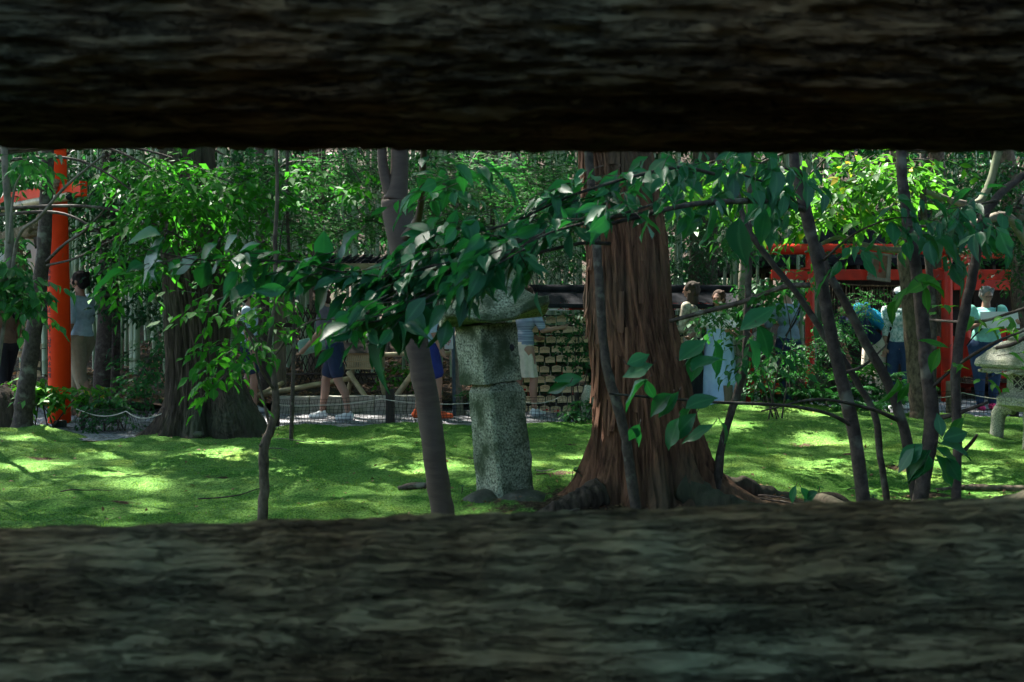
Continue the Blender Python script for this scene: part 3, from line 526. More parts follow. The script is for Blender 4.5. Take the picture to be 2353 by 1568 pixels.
obj('roof',(roty(rotz(V-A_([0,0,hs+.37]),math.radians(8)),math.radians(-7))+A_([sx-.085,DS,sz+hs+.38]),Fa),M['stone'],ln,smooth=False)
for k,(px,rx,rz,dy) in enumerate(((1108,.14,.11,-.13),(1200,.2,.12,-.12),(1150,.2,.06,.12))):
    VF=ell((PX(px,DS),DS+dy,sz-.03),(rx,.17,rz),40,24); V=VF[0]+.02*np.c_[vn(VF[0]*7,k),vn(VF[0]*7,k+3),vn(VF[0]*7,k+6)]
    o=obj('base_rock',(V,VF[1]),M['rock'],origin=(PX(px,DS),DS+dy,sz-.08))
    tag(o,['flat angular rock under the left side of the stone pillar lantern','rounded brown rock under the right side of the stone pillar lantern','low rock behind the foot of the stone pillar lantern'][k],'rock','rocks under the stone pillar')
# ------------------------------------------------------------------ snow viewing lantern at right edge
DY=9.4; yx=PX(2404,DY); yz=zat(1022,DY)
yl=empty('stone_lantern','broad pale granite lantern on curved legs, cut by the right edge of the view','stone lantern',(yx,DY,yz))
def hexa(prof,a0=math.radians(0),seg=6,name='x',m='stone2'): return obj(name,rough(lathe(prof,(yx,DY,yz),seg,a0),.003,25,2,5 if prof[0][0]<.6 else 4),M[m],yl,smooth=False)
z_=lambda py: zat(py,DY)-yz
hexa([(.66,z_(842)),(.68,z_(836)),(.67,z_(826)),(.52,z_(800)),(.42,z_(786)),(.36,z_(783))],name='roof')
hexa([(.36,z_(783)+.004),(.37,z_(776)),(.33,z_(768)),(.22,z_(755)),(.1,z_(735)),(.04,z_(715))],name='roof_cap')
hexa([(.37,z_(908)),(.375,z_(904)),(.37,z_(862)),(.37,z_(852)),(.38,z_(850))],name='firebox')
hexa([(.6,z_(852)+.003),(.6,z_(846)),(.62,z_(843))],name='eave')
for q in range(34):
    a=q*2*math.pi/34; o=None
dn=[box(yx+.57*math.cos(a)-.008,yx+.57*math.cos(a)+.008,DY+.57*math.sin(a)-.008,DY+.57*math.sin(a)+.008,yz+z_(853)-.008,yz+z_(853)+.006) for a in np.linspace(0,2*math.pi,64,endpoint=False)]
V=[];Fa=[];nd=128
for j in range(nd):
    a=2*math.pi*j/nd; zz=-.016 if (j//2)%2 else -.002
    for r_ in (.56,.585):
        for z in (.004,zz): V.append((yx+r_*math.cos(a),DY+r_*math.sin(a),yz+z_(853)+z))
for j in range(nd):
    a_,b_=j*4,((j+1)%nd)*4; Fa+=[(a_,a_+1,b_+1,b_),(a_+2,b_+2,b_+3,a_+3),(a_,b_,b_+2,a_+2),(a_+1,a_+3,b_+3,b_+1)]
obj('dentil_course',(A_(V),Fa),M['stone2'],yl,smooth=False)
hexa([(.30,z_(946)),(.40,z_(934)),(.47,z_(930)),(.47,z_(913)),(.45,z_(910)),(.4,z_(909)),(.4,z_(905)),(.37,z_(905))],name='platform')
# carved scroll band and lattice windows on the camera facing hexagon side
sidec=.47*math.cos(math.pi/6)
for sgn,name in ((-90,'front'),(-150,'side'),(-30,'side')):
    an=math.radians(sgn); n=A_([math.cos(an),math.sin(an),0]); s=A_([-n[1],n[0],0]); parts=[]
    c0=A_([yx,DY,yz])+n*(sidec+.002)
    for k in range(7):
        c=c0+s*(-.19+k*.063)+A_([0,0,z_(921)+.012*(-1)**k]); ring=[c+s*.026*math.cos(t)+A_([0,0,.02*math.sin(t)]) for t in np.linspace(0,5.2,12)]
        parts.append(tube(ring,.006,5,14))
    obj('carving',join(*parts),M['stone2'],yl)
    c1=A_([yx,DY,yz])+n*(.37*math.cos(math.pi/6)+.003); zz0,zz1=z_(896),z_(860); parts=[]; hw=.12
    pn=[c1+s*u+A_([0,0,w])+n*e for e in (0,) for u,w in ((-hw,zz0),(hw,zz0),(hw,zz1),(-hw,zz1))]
    obj('window',(A_(pn)+n*.001,[(0,1,2,3)]),M['black'],yl,smooth=False)  # black sheet in place of the shaded inside of the firebox
    parts=[tube([c1+s*a_+A_([0,0,b_])+n*.008,c1+s*c_+A_([0,0,d_])+n*.008],.007,4,2) for a_,b_,c_,d_ in ((-hw,zz0,hw,zz0),(-hw,zz1,hw,zz1),(-hw,zz0,-hw,zz1),(hw,zz0,hw,zz1))]
    for k in range(-3,4):
        for dr in (1,-1):
            pts=[]
            for w in np.linspace(0,1,9):
                u=k*.075+dr*(w-.5)*.15
                if abs(u)<=hw: pts.append(c1+s*u+A_([0,0,zz0+(zz1-zz0)*w])+n*.007)
            if len(pts)>1: parts.append(tube([pts[0],pts[-1]],.0055,4,2))
    obj('lattice',join(*parts),M['stone2'],yl,smooth=False)
for k in range(4):
    a=math.radians(-135+k*90+(-0)); c=A_([math.cos(a),math.sin(a),0])
    pts=[(.28,.335),(.36,.33),(.42,.27),(.435,.17),(.445,.06),(.45,-.06)]; o0=A_([yx,DY,yz])
    V,Fa=tube([o0+c*r+A_([0,0,z]) for r,z in pts],[.075,.075,.07,.06,.062,.07],10,22); obj('leg',rough((V,Fa),.004,20,k),M['stone2'],yl)
# ------------------------------------------------------------------ tall torii at left
def toriipost(name,x,y,r,zb,zt,par,m): return obj(name,tube([(x,y,zb),(x,y,(zb+zt)/2),(x-.0,y,zt)],[r*1.03,r,r*.93],40,20),M[m],par)
TX,TY=PX(137,11.65),11.65; tdir=A_([-.78,.62,0]); tt=empty('torii_gate','tall vermilion shrine gate with names brushed down its round post, at left','torii gate',(TX,TY,0))
V,Fa=tube([(TX,TY,-.1),(TX-.005,TY,1.2),(TX-.03,TY,2.6),(TX-.05,TY,3.9)],[.125,.122,.112,.105],48,40); obj('post',(V,Fa),M['red'],tt)
P2=A_([TX,TY,0])+tdir*2.7; toriipost('post',P2[0],P2[1],.115,-.1,3.9,tt,'red')
nrm=A_([-.62,-.78,0])
def beam(c0,c1,w,h,z,par,name,m,bev=.008):
    c0=A_(c0,float);c1=A_(c1,float); L=np.linalg.norm(c1-c0); V,Fa=box(0,L,-w/2,w/2,-h/2,h/2,bev); d=(c1-c0)/L; V=rotz(V,math.atan2(d[1],d[0]))+A_([c0[0],c0[1],z]); return obj(name,(V,Fa),M[m],par,smooth=False)
q0=A_([TX,TY,0])-tdir*.55; q1=A_([TX,TY,0])+tdir*3.3
beam(q0,q1,.085,.17,2.66,tt,'tie_beam','red')
beam(A_([TX,TY,0])-tdir*.8,A_([TX,TY,0])+tdir*3.6,.2,.17,3.55,tt,'lintel','red'); beam(A_([TX,TY,0])-tdir*.9,A_([TX,TY,0])+tdir*3.7,.28,.12,3.72,tt,'cap_beam','black')
bp0=A_([TX,TY,2.56])-tdir*.52+nrm*.15; bp1=A_([TX,TY,2.5])+tdir*3.2+nrm*.15
bpo=obj('bamboo_pole',tube([bp0,(bp0+bp1)/2,bp1],.05,20,30,.03,3,2,cap=False),M['bamboo_pole'],origin=bp0); tag(bpo,'thick dry bamboo pole with an open sawn end, roped across the tall vermilion gate','pole')
obj('hollow_end',(lathe([(.043,-.001),(.03,.001)],(0,0,0),18)[0]@np.eye(3)+0,lathe([(.043,-.001),(.03,.001)],(0,0,0),18)[1]),M['black'],None) if False else None
dv=(bp1-bp0)/np.linalg.norm(bp1-bp0); o=obj('hollow_end',tube([bp0+dv*.12,bp0-dv*.001],[.03,.04],16,2),M['black'],bpo)  # black plug, its colour is the shade inside the hollow pole
# thick twisted rope wrapped round the post and bar, hanging roll with tassels and papers
rp=[]
def twist(c,r,n,turns,th):
    c=A_(c,float); p=cr(c,n); t=np.gradient(p,axis=0); t/=np.linalg.norm(t,axis=1)[:,None]; u=norm(np.cross(t,A_([[.3,.2,.9]]))); v=np.cross(t,u); out=[]
    for k in range(3):
        a=np.linspace(0,turns*2*math.pi,n)+k*2.094; out.append(tube(p+r*(u*np.cos(a)[:,None]+v*np.sin(a)[:,None]),th,7,n,.12,60))
    return join(*out)
c=A_([TX,TY,0])+nrm*.19-tdir*.05
rope=obj('straw_rope',join(twist([c+A_([.13,0,2.78]),c+A_([.08,-.03,2.6]),c+A_([-.02,-.02,2.42]),c+A_([-.13,.0,2.22])],.02,40,4,.021),
   twist([c+A_([-.13,.0,2.22])+0,c+tdir*.5+A_([0,0,2.2]),c+tdir*1.1+A_([0,0,2.16]),c+tdir*1.9+A_([0,0,2.2])],.045,60,5,.045)),M['rope'],origin=c+A_([0,0,2.5]))
tag(rope,'thick twisted straw rope knotted to the tall vermilion gate and sagging below its bamboo pole','rope')
for k,dd in enumerate((.72,1.5)):
    b=c+tdir*dd+A_([0,0,2.12]); pr=[]
    rng=R(k)
    for i in range(60):
        a=rng.rand()*6.28; r=rng.rand()**.5*.05; e=b+A_([r*math.cos(a),r*math.sin(a),0]); f=b+A_([r*2.2*math.cos(a),r*2.2*math.sin(a),-.42-rng.rand()*.05]); pr.append(tube([e,(e+f)/2,f],[.006,.005,.003],4,4))
    obj('tassel',join(*pr),M['rope'],rope)
def shide(b,s,par,yaw=0,m='paper'):
    V=[];Fa=[];x=0;z=0;n=0
    for i in range(4):
        w=.055*s;h=.075*s; q=[(x,0.004*i,z),(x+w,.004*i+.01,z),(x+w+.012*s,.004*i+.01,z-h),(x+.012*s,.004*i,z-h)]; q2=[(a,b_+.0015,c_) for a,b_,c_ in q]
        V+=q+q2; Fa+=[(n,n+1,n+2,n+3),(n+7,n+6,n+5,n+4),(n,n+4,n+5,n+1),(n+1,n+5,n+6,n+2),(n+2,n+6,n+7,n+3),(n+3,n+7,n+4,n)]; n+=8; x+=(.035 if i%2==0 else -.02)*s; z-=h*.9
    V=rotz(A_(V),yaw)+A_(b,float); return obj('paper_streamer',(V,Fa),M[m],par,smooth=False)
for dd in (.42,.95,1.3): shide(c+tdir*dd+A_([0,-.08,2.12]),1.7,rope,.7)
# brushed names down the post
chars='㈱嵐山辨慶 糸谷安雄 瀬戸正二 めんどこばやし 八木治男'
ys=[]; y=548.
sizes=[]
seq=[('株',548),('嵐',561),('山',573),('辨',585),('慶',597),('糸',612),('谷',625),('安',640),('雄',654),('瀬',684),('戸',698),('正',714),('二',728),('め',750),('ん',757),('ど',764),('こ',774),('ば',786),('や',797),('し',807),('八',824),('木',837),('治',850),('男',864)]
pa=math.radians(-122)
for ch,py in seq:
    for an,dy in ((pa,0),(pa-.72,4)):
        r=.1215; ce=A_([TX+r*math.cos(an),TY+r*math.sin(an),0]); z=zat(py+dy,ce[1]); 
        xx=-.005-.025*max(0,(z-1.2)/1.4); rr=(.122-.0071*max(0,(z-1.2)/1.4))+.0015; 
        text(ch if an==pa else random.choice('山田中村木本野安子'),.062 if py not in(750,757,764) else .045,M['ink'],(TX+xx+rr*math.cos(an),TY+rr*math.sin(an),z),tt,rz=math.degrees(an)+90,th=.0012)
# small spotlight at its foot
spx=A_([PX(137,11.1),11.1,g1(PX(137,11.1),11.1)])
sl=empty('spotlight','small dark green garden spotlight at the foot of the tall vermilion post','lamp',spx)
V,Fa=box(-.055,.055,-.05,.07,.03,.17,.02); obj('housing',(V+spx,Fa),M['fixture'],sl,smooth=False); obj('stake',tube([spx-A_([0,0,.08]),spx+A_([0,0,.05])],.012,8,2),M['fixture'],sl)
# ------------------------------------------------------------------ low torii at right
DT=14.5; tr=empty('torii_gate','low wide vermilion shrine gate with a thick round top bar, in front at right','torii gate',(PX(1861,DT),DT,0))
for px,r in ((1861,.066),(2176,.078)): toriipost('post',PX(px,DT),DT,r,-.1,zat(585,DT),tr,'red2')
obj('lintel',tube([(PX(1752,DT),DT,zat(573,DT)),(PX(1950,DT),DT,zat(573,DT)),(PX(2232,DT),DT,zat(573,DT))],.078,24,20),M['red2'],tr)
beam((PX(1772,DT),DT,0),(PX(2320,DT),DT,0),.07,.155,zat(632,DT),tr,'tie_beam','red2'); beam((PX(1745,DT),DT,0),(PX(1755,DT),DT,0),.15,.14,zat(573,DT),tr,'lintel_end','black')
for px in (1861,2176): beam((PX(px-17,DT),DT-.0,0),(PX(px+17,DT),DT,0),.2,.03,zat(618,DT),tr,'wedge','red2')
DT2=16.2; t2=empty('torii_gate','second low vermilion shrine gate standing behind the low one, running out of the right edge','torii gate',(PX(2218,DT2),DT2,0))
for px in (2218,2440): toriipost('post',PX(px,DT2),DT2,.085,-.1,zat(585,DT2),t2,'red2')
beam((PX(2190,DT2),DT2,0),(PX(2480,DT2),DT2,0),.07,.16,zat(656,DT2),t2,'tie_beam','red2'); beam((PX(2185,DT2),DT2,0),(PX(2490,DT2),DT2,0),.14,.14,zat(585,DT2),t2,'lintel','red2')
# name plaque
nx,nz=PX(2021,DT-.15),zat(613,DT-.15); pq=empty('name_plaque','weathered scalloped wooden shrine name plaque with red characters, on the low vermilion gate','plaque',(nx,DT-.17,nz))
def qt(VF): return (roty(rotx(VF[0],math.radians(-8)),math.radians(7))+A_([nx,DT-.15,nz]),VF[1])
obj('board',qt(box(-.1,.1,-.012,.012,-.165,.165,.004)),mat('plaque_brown',(.12,.06,.03),(.2,.1,.055),14,.8,.3),pq,smooth=False)
fr=[]
for a,b,c_,d in ((-.15,-.1,-.19,.19),(.1,.15,-.19,.19),(-.15,.15,.165,.2),(-.17,.17,-.215,-.165)): fr.append(box(a,b,-.025,.015,c_,d,.006))
for k in range(8):
    for s in (-.155,.155): fr.append(ell((s,-.005,-.17+k*.048),(.014,.012,.026),8,6))
obj('frame',qt(join(*fr)),M['woodv'],pq,smooth=False)
cu=text('野\n宮\n大\n神',.058,M['redink'],(nx+.005,DT-.178,nz-.002),pq,ry=7,line=.78)
# fringe of straw under the gate, with papers
fg=empty('rope_fringe','thin rope with loose hanging straw strands and paper streamers under the low vermilion gate bar','rope',(PX(2020,14.8),14.8,zat(655,14.8)))
p=[P(1885,650,14.8),P(2020,658,14.8),P(2165,652,14.8)]; obj('rope',twist(p,.008,60,30,.008),M['rope'],fg)
rng=R(3); pr=[]
for k in range(58):
    px=1890+k*4.8+rng.uniform(-3,3); a=P(px,655,14.8); L=rng.uniform(.15,.45); pr.append(tube([a,a+A_([rng.uniform(-.02,.02),0,-L*.5]),a+A_([rng.uniform(-.03,.03),0,-L])],.004,4,4))
obj('straw_strands',join(*pr),M['rope'],fg)
for px in (1935,1965,2090,2215): shide(P(px,690,14.75),1.1,fg,.2)
# ------------------------------------------------------------------ buildings
sb=empty('shrine_building','dark roofed timber shrine building behind the low vermilion gate','building',(PX(2150,18),18,.3))
xa,xb,xr=PX(1745,17.5),PX(1975,17.5),PX(2560,17.5); ze,zr=zat(600,17.5),zat(478,17.5)
V=A_([(xa,16.6,ze),(xr,16.6,ze),(xr,22,ze),(xa,22,ze),(xb,17.6,zr),(xr,17.6,zr),(xr,21,zr),(xb,21,zr)]); V=np.vstack([V,V-A_([0,0,.12])])
obj('roof',(V,[(0,1,5,4),(1,2,6,5),(2,3,7,6),(3,0,4,7),(4,5,6,7),(9,8,12,13)[::-1],(11,10,9,8)[::-1],(0,8,9,1),(3,11,8,0),(1,9,10,2),(2,10,11,3)]),M['roof'],sb,smooth=False)
pr=[box(xa+.12+k*.25,xa+.17+k*.25,16.5,18,ze-.2,ze-.13) for k in range(24)]; obj('rafters',join(*pr),M['wooddark'],sb,smooth=False)
pr=[box(PX(px,17.6)-.07,PX(px,17.6)+.07,17.5,17.64,.1,ze-.2) for px in (1900,2065,2240,2420)]
for b in pr: obj('pillar',b,M['wooddark'],sb,smooth=False)
obj('eave_beam',box(xa+.4,xr,17.45,17.6,ze-.42,ze-.22),M['wooddark'],sb,smooth=False); obj('wall',box(PX(1900,18.2),xr,18.1,18.2,.1,ze-.05),M['wooddark'],sb,smooth=False)
obj('rail',box(PX(1890,17.4),xr,17.3,17.36,zat(712,17.4)-.2,zat(712,17.4)),M['black'],sb,smooth=False)
# plank roof shelter left of centre
dS=14.6; sh=empty('shelter','open timber shelter with a long dark plank roof behind the hanging leaves','shelter',(PX(790,dS),dS,.2))
x0,x1=PX(578,dS),PX(1012,dS); V=A_([(x0,dS-.5,zat(612,dS)),(x1,dS-.5,zat(612,dS)),(x1,dS+.5,zat(586,dS)),(x0+.12,dS+.5,zat(586,dS)),]); V=np.vstack([V,V-A_([0,0,.07])])
obj('roof',(V,[(0,1,2,3),(7,6,5,4),(0,4,5,1),(1,5,6,2),(2,6,7,3),(3,7,4,0)]),M['roof'],sh,smooth=False); obj('fascia',box(x0-.02,x1+.02,dS-.53,dS-.5,zat(622,dS),zat(610,dS)),M['bamboo_pole'],sh,smooth=False)
pr=[tube([(x0+.05+k*.11,dS-.52,zat(607,dS)),(x0+.05+k*.11,dS+.5,zat(582,dS))],.02,6,2) for k in range(25)]; obj('roof_battens',join(*pr),M['roof'],sh)
for px in (652,1000): obj('post',box(PX(px,dS)-.075,PX(px,dS)+.075,dS-.3,dS-.16,.1,zat(620,dS),.01),M['woodv'],sh,smooth=False)
obj('crossbeam',box(PX(640,dS),PX(1010,dS),dS-.36,dS-.305,zat(752,dS),zat(742,dS)),M['wooddark'],sh,smooth=False); obj('tie_beam',box(x0+.1,x1-.1,dS-.3,dS-.2,zat(645,dS),zat(625,dS)),M['wooddark'],sh,smooth=False)
# crossed bamboo lattice
dB=15.3; lf=empty('lattice_fence','crossed thin bamboo lattice screen among the bamboo behind the walker with the bag','fence',(PX(720,dB),dB,.2)); pr=[]
for k in range(16):
    for s in (-1,1):
        cx=PX(672+k*12,dB); pr.append(tube([(cx-s*.25,dB+s*.02,.1),(cx+s*.25,dB+s*.02,zat(700,dB))],.009,5,4))
obj('lattice',join(*pr),M['wooddark'],lf); 
for py in (720,790,860): obj('rail',tube([(PX(655,dB),dB-.04,zat(py,dB)),(PX(865,dB),dB-.04,zat(py,dB))],.02,7,4),M['wooddark'],lf)
# slatted box
bx,dq=PX(850,13.3),13.3; ob=empty('slatted_box','pale wooden box with vertical slats and a pitched lid, held up on bamboo legs','box',(bx,dq,.2)); xl,xh=PX(800,dq),PX(880,dq)
obj('body',box(xl,xh,dq-.12,dq+.2,zat(845,dq),zat(813,dq)),M['wood'],ob,smooth=False); sl_=[box(xl+.01+k*.028,xl+.026+k*.028,dq-.135,dq-.122,zat(843,dq),zat(815,dq)) for k in range(16)]
obj('slats',join(*sl_),M['bamboo_pole'],ob,smooth=False); obj('trim',join(box(xl-.01,xh+.01,dq-.145,dq-.12,zat(830,dq)-.006,zat(830,dq)+.006),box(xl-.01,xh+.01,dq-.15,dq-.12,zat(813,dq),zat(811,dq)+.01),box(xl-.01,xh+.01,dq-.15,dq-.12,zat(847,dq)-.005,zat(844,dq))),M['wood'],ob,smooth=False)
V=A_([(xl-.08,dq-.2,zat(811,dq)),(xh+.08,dq-.2,zat(811,dq)),(xh+.08,dq+.28,zat(811,dq)),(xl-.08,dq+.28,zat(811,dq)),(xl-.08,dq,zat(788,dq)),(xh+.08,dq,zat(788,dq))]); obj('lid',(V,[(0,1,5,4),(2,3,4,5),(0,4,3),(1,2,5),(3,2,1,0)]),M['wooddark'],ob,smooth=False)
for px,dx in ((812,-.1),(870,.1)): obj('leg',tube([(PX(px,dq)+dx,dq,.05),(PX(px,dq),dq,zat(847,dq)+.01)],.03,8,3),M['bamboo_pole'],ob)
# bamboo barrier
br=empty('bamboo_barrier','lashed dry bamboo poles forming a low barrier on the bank behind the walkers','barrier',(PX(900,13),13,.15))
for a,b,r in (((560,915,13),(815,868,13.2),.035),((885,815,13),(1040,812,13),.03),((908,915,12.95),(982,812,12.95),.04),((800,855,13.1),(842,915,12.95),.035),((985,815,13),(1005,912,13.2),.03),((595,908,12.9),(650,880,13.3),.03)):
    a,b=P(*a),P(*b); obj('pole',tube([a,(a+b)/2,b],r,10,14,.05,4),M['bamboo_pole'],br)
obj('lashing',join(*[tube([P(981,826+k*4,12.9)+A_([-.05,0,0]),P(981,828+k*4,12.88),P(981,824+k*4,12.9)+A_([.05,0,0])],.008,5,6) for k in range(3)]),M['rope'],br)
# kerb
dK=12.75; n=5; xs=np.linspace(PX(640,dK),PX(1010,dK),n+1)
for k in range(n):
    o=obj('kerb_stone',box(xs[k]+.004,xs[k+1]-.004,dK-.08,dK+.1,-.1,zat(911,dK)+.004*k,.012),M['kerb'],smooth=False,origin=((xs[k]+xs[k+1])/2,dK,0)); tag(o,'long flat grey kerb stone edging the path behind the black net','kerb stone','row of kerb stones')
for k,(px,w) in enumerate(((1000,0),)): pass
# plaque rack
DR=12.85; rk=empty('plaque_rack','long dark roofed rack of votive plaques with white sign strips, behind the big cedar','rack',(PX(1450,DR),DR,0))
x0,x1=PX(1180,DR),PX(1730,DR); V=A_([(x0,DR-.42,zat(699,DR)),(x1,DR-.42,zat(702,DR)),(x1,DR,zat(668,DR)),(x0,DR,zat(667,DR)),(x0,DR+.42,zat(699,DR)),(x1,DR+.42,zat(702,DR))]); V=np.vstack([V,V-A_([0,0,.05])])
obj('roof',(V,[(0,1,2,3),(3,2,5,4),(7,6,9,8),(8,9,10,11)[::-1],(0,6,7,1),(4,5,11,10),(0,3,9,6),(3,4,10,9),(1,7,8,2),(2,8,11,5)]),M['roof'],rk,smooth=False)
V,Fa=tube([(x0-.05,DR,zat(664,DR)),(x1+.05,DR,zat(665,DR))],.055,10,2); obj('ridge',(V,Fa),M['roof'],rk)
for px in (1190,1398,1545,1722): obj('post',box(PX(px,DR)-.045,PX(px,DR)+.045,DR+.05,DR+.14,-.05,zat(690,DR)),M['wooddark'] if px<1700 else M['red2'],rk,smooth=False)
for z in [zat(726+22.9*k,DR) for k in range(10)]: obj('bar',tube([(PX(1190,DR),DR+.03,z),(PX(1722,DR),DR+.03,z)],.008,6,2),M['wooddark'],rk)
obj('sign_band',box(PX(1190,DR),PX(1722,DR),DR-.36,DR-.34,zat(713,DR),zat(700,DR)),mat('dark_red_cloth',(.12,.008,.01),(.16,.012,.014),5,.7,.1),rk,smooth=False)
for c_ in (1268,1576):
    s=obj('sign',box(PX(c_-37,DR),PX(c_+37,DR),DR-.385,DR-.365,zat(714,DR),zat(699,DR)),M['white'],rk,smooth=False); text('子授・安産',.098,M['redink'],(PX(c_,DR),DR-.388,zat(707,DR)+.004),s,th=.0015)
# votive plaques
W2,H2=.062,.04
def plaque_vf():
    o=[(-W2,-H2),(W2,-H2),(W2,H2*.75),(W2*.55,H2),(0,H2*1.12),(-W2*.55,H2),(-W2,H2*.75)]; V=[(x,-.006,z) for x,z in o]+[(x,.006,z) for x,z in o]; n=7
    return A_(V),[tuple(range(n)),tuple(range(n,2*n))[::-1]]+[(i,i+n,(i+1)%n+n,(i+1)%n) for i in range(n)]
protos=[]
for v in range(4):
    rng=R(v); pe=empty('votive_plaque','x','votive plaque',(0,0,0)); obj('board',plaque_vf(),M['ema'],pe,smooth=False); ls=[]
    for k in range(rng.randint(3,6)):
        z=H2*.7-k*.013; x=-W2*.8
        while x<W2*.75:
            w=rng.uniform(.004,.014); 
            if rng.rand()<.85: ls.append(box(x,x+w,-.0072,-.0062,z-.0022,z+.0022))
            x+=w+.004
    obj('writing',join(*ls),M['ink'],pe,smooth=False)
    if v==3: obj('painting',join(ell((.028,-.0065,-.012),(.018,.0012,.014),10,6),ell((-.01,-.0065,-.018),(.012,.0012,.01),10,6)),M['redink'],pe)
    obj('cord',tube([(-.008,-.004,H2),(0,-.01,H2+.03),(0,.01,H2+.07),(.008,-.004,H2)],.0022,5,8),M['redink'] if v==1 else M['cord'],pe)
    protos.append(pe)
rng=R(7); used=set(); cnt={}
for row in range(10):
    for cidx in range(-1,22):
        px=1188+cidx*25.6+(13 if row%2 else 0)+rng.uniform(-1.5,1.5); py=734+row*22.9+rng.uniform(-2,2)
        if not (1184<px<1352 or 1536<px<1612): continue
        if px>1530 and row>5: continue
        v=3 if (row in(7,9) and rng.rand()<.4) else rng.randint(0,3)
        right=px>1400; cnt[(row,right)]=cnt.get((row,right),0)+1; no=['first','second','third','fourth','fifth','sixth','seventh','eighth','ninth'][cnt[(row,right)]-1]
        kd='wooden votive plaque with a red painting' if v==3 else ('wooden votive plaque on a red cord' if v==1 else 'wooden votive plaque with written lines')
        rown=['top','second','third','fourth','fifth','sixth','seventh','eighth','ninth','bottom'][row]
        lab=f"{kd}, {rown} row, {no} from the {'big cedar' if right else 'stone lantern'}"
        loc=(PX(px,DR),DR-.02-rng.rand()*.01,zat(py,DR)); rot=(rng.uniform(-.1,.05),rng.uniform(-.05,.05),rng.uniform(-.12,.12)); g2='votive plaques hanging in the rack'
        if v not in used: used.add(v); o=protos[v]; o.location=loc; o.rotation_euler=rot; o['label']=lab; o['group']=g2
        else: copytree(protos[v],loc,rot,(rng.uniform(.93,1.05),)*1+(1,rng.uniform(.93,1.05)),lab,g2)
for v in range(4):
    if v not in used:
        for c_ in list(protos[v].children): bpy.data.objects.remove(c_)
        bpy.data.objects.remove(protos[v])
# small roofed shrine with plaques at far left
dl=13.4; rl=empty('roofed_rack','small rack with a sloping dark roof on red posts, at far left','rack',(PX(44,dl),dl,0))
V=A_([(PX(-60,dl),dl-.6,zat(690,dl)),(PX(112,dl),dl-.6,zat(728,dl)),(PX(118,dl),dl+.5,zat(700,dl)),(PX(-40,dl),dl+.5,zat(665,dl))]); V=np.vstack([V,V-A_([0,0,.06])]); obj('roof',(V,[(0,1,2,3),(7,6,5,4),(0,4,5,1),(1,5,6,2),(2,6,7,3),(3,7,4,0)]),M['roof'],rl,smooth=False)
obj('post',box(PX(44,dl)-.045,PX(44,dl)+.045,dl-.4,dl-.31,-.05,zat(716,dl)-.03),M['red2'],rl,smooth=False); obj('post',box(PX(112,dl)-.03,PX(112,dl)+.03,dl+.2,dl+.26,-.05,zat(712,dl)-.03),M['red2'],rl,smooth=False)
obj('bar',box(PX(20,dl),PX(112,dl),dl-.1,dl-.06,zat(735,dl),zat(726,dl)),M['red2'],rl,smooth=False); 
for py in (745,800,860): obj('bar',box(PX(48,dl),PX(112,dl),dl-.1,dl-.08,zat(py,dl)-.01,zat(py,dl)),M['wooddark'],rl,smooth=False)
rng=R(9)
for k in range(22):
    px=62+(k%3)*16+rng.uniform(-3,3); py=748+(k//3)*22+rng.uniform(-4,4); copytree(protos[k%3],(PX(px,dl),dl-.13-.01*(k%2),zat(py,dl)),(0,rng.uniform(-.1,.1),0),(.9,1,1),'votive plaque in the crowded bundle between the dark trunk and the tall vermilion post','votive plaques crowded in the far left rack')
# signs
ds=13.2; sg=empty('sign_board','white wooden sign board with a peaked top, black and red characters, on a narrow post','sign',(PX(1745,ds),ds,0))
w=.105; z0,z1=zat(811,ds),zat(768,ds); o_=[(-w,z0),(w,z0),(w,z1),(0,z1+.06),(-w,z1)]; V=A_([(PX(1745,ds)+x,ds-.012,z) for x,z in o_]+[(PX(1745,ds)+x,ds+.012,z) for x,z in o_])
obj('board',(V,[(0,1,2,3,4),(9,8,7,6,5)]+[(i,i+5,(i+1)%5+5,(i+1)%5) for i in range(5)]),M['white'],sg,smooth=False); obj('post',box(PX(1741,ds)-.035,PX(1741,ds)+.035,ds+.013,ds+.05,-.05,z0+.1),M['white'],sg,smooth=False)
xq=PX(1745,ds); obj('peaked_cap',join(tube([(xq-w-.02,ds,z1-.005),(xq,ds,z1+.068)],.012,4,2),tube([(xq+w+.02,ds,z1-.005),(xq,ds,z1+.068)],.012,4,2)),M['woodv'],sg,smooth=False)
text('福\nい\nな\nり',.062,M['ink'],(xq-.03,ds-.014,(z0+z1)/2+.0),sg,line=.72); text('お\n子\n安\n産',.042,M['redink'],(xq+.058,ds-.014,(z0+z1)/2-.0),sg,line=.85)
dw=12.35; wp=empty('notice_post','slim white notice post with black lettering running down it, behind the forked trunk','sign post',(PX(1007,dw),dw,0)); obj('post',box(PX(999,dw),PX(1015,dw),dw-.04,dw+.04,-.05,zat(832,dw),.006),M['white'],wp,smooth=False)
text('ROGEDA',.062,M['ink'],(PX(1007,dw),dw-.042,zat(873,dw)),wp,ry=90)
dc=12.3; wb=empty('sign_box','narrow white hanging sign box with red characters, beside the upper block of the stone lantern','sign',(PX(1031,dc),dc,0)); obj('box',box(PX(1022,dc),PX(1041,dc),dc-.05,dc+.04,zat(802,dc),zat(742,dc),.006),M['white'],wb,smooth=False)
text('お\n守',.078,M['redink'],(PX(1030,dc),dc-.053,zat(780,dc)),wb,line=1.1); obj('pole',tube([(PX(1044,dc),dc+.05,-.05),(PX(1040,dc),dc+.05,zat(742,dc))],.022,10,3),flat('blue_grey_pole',(.06,.09,.11)),wb)
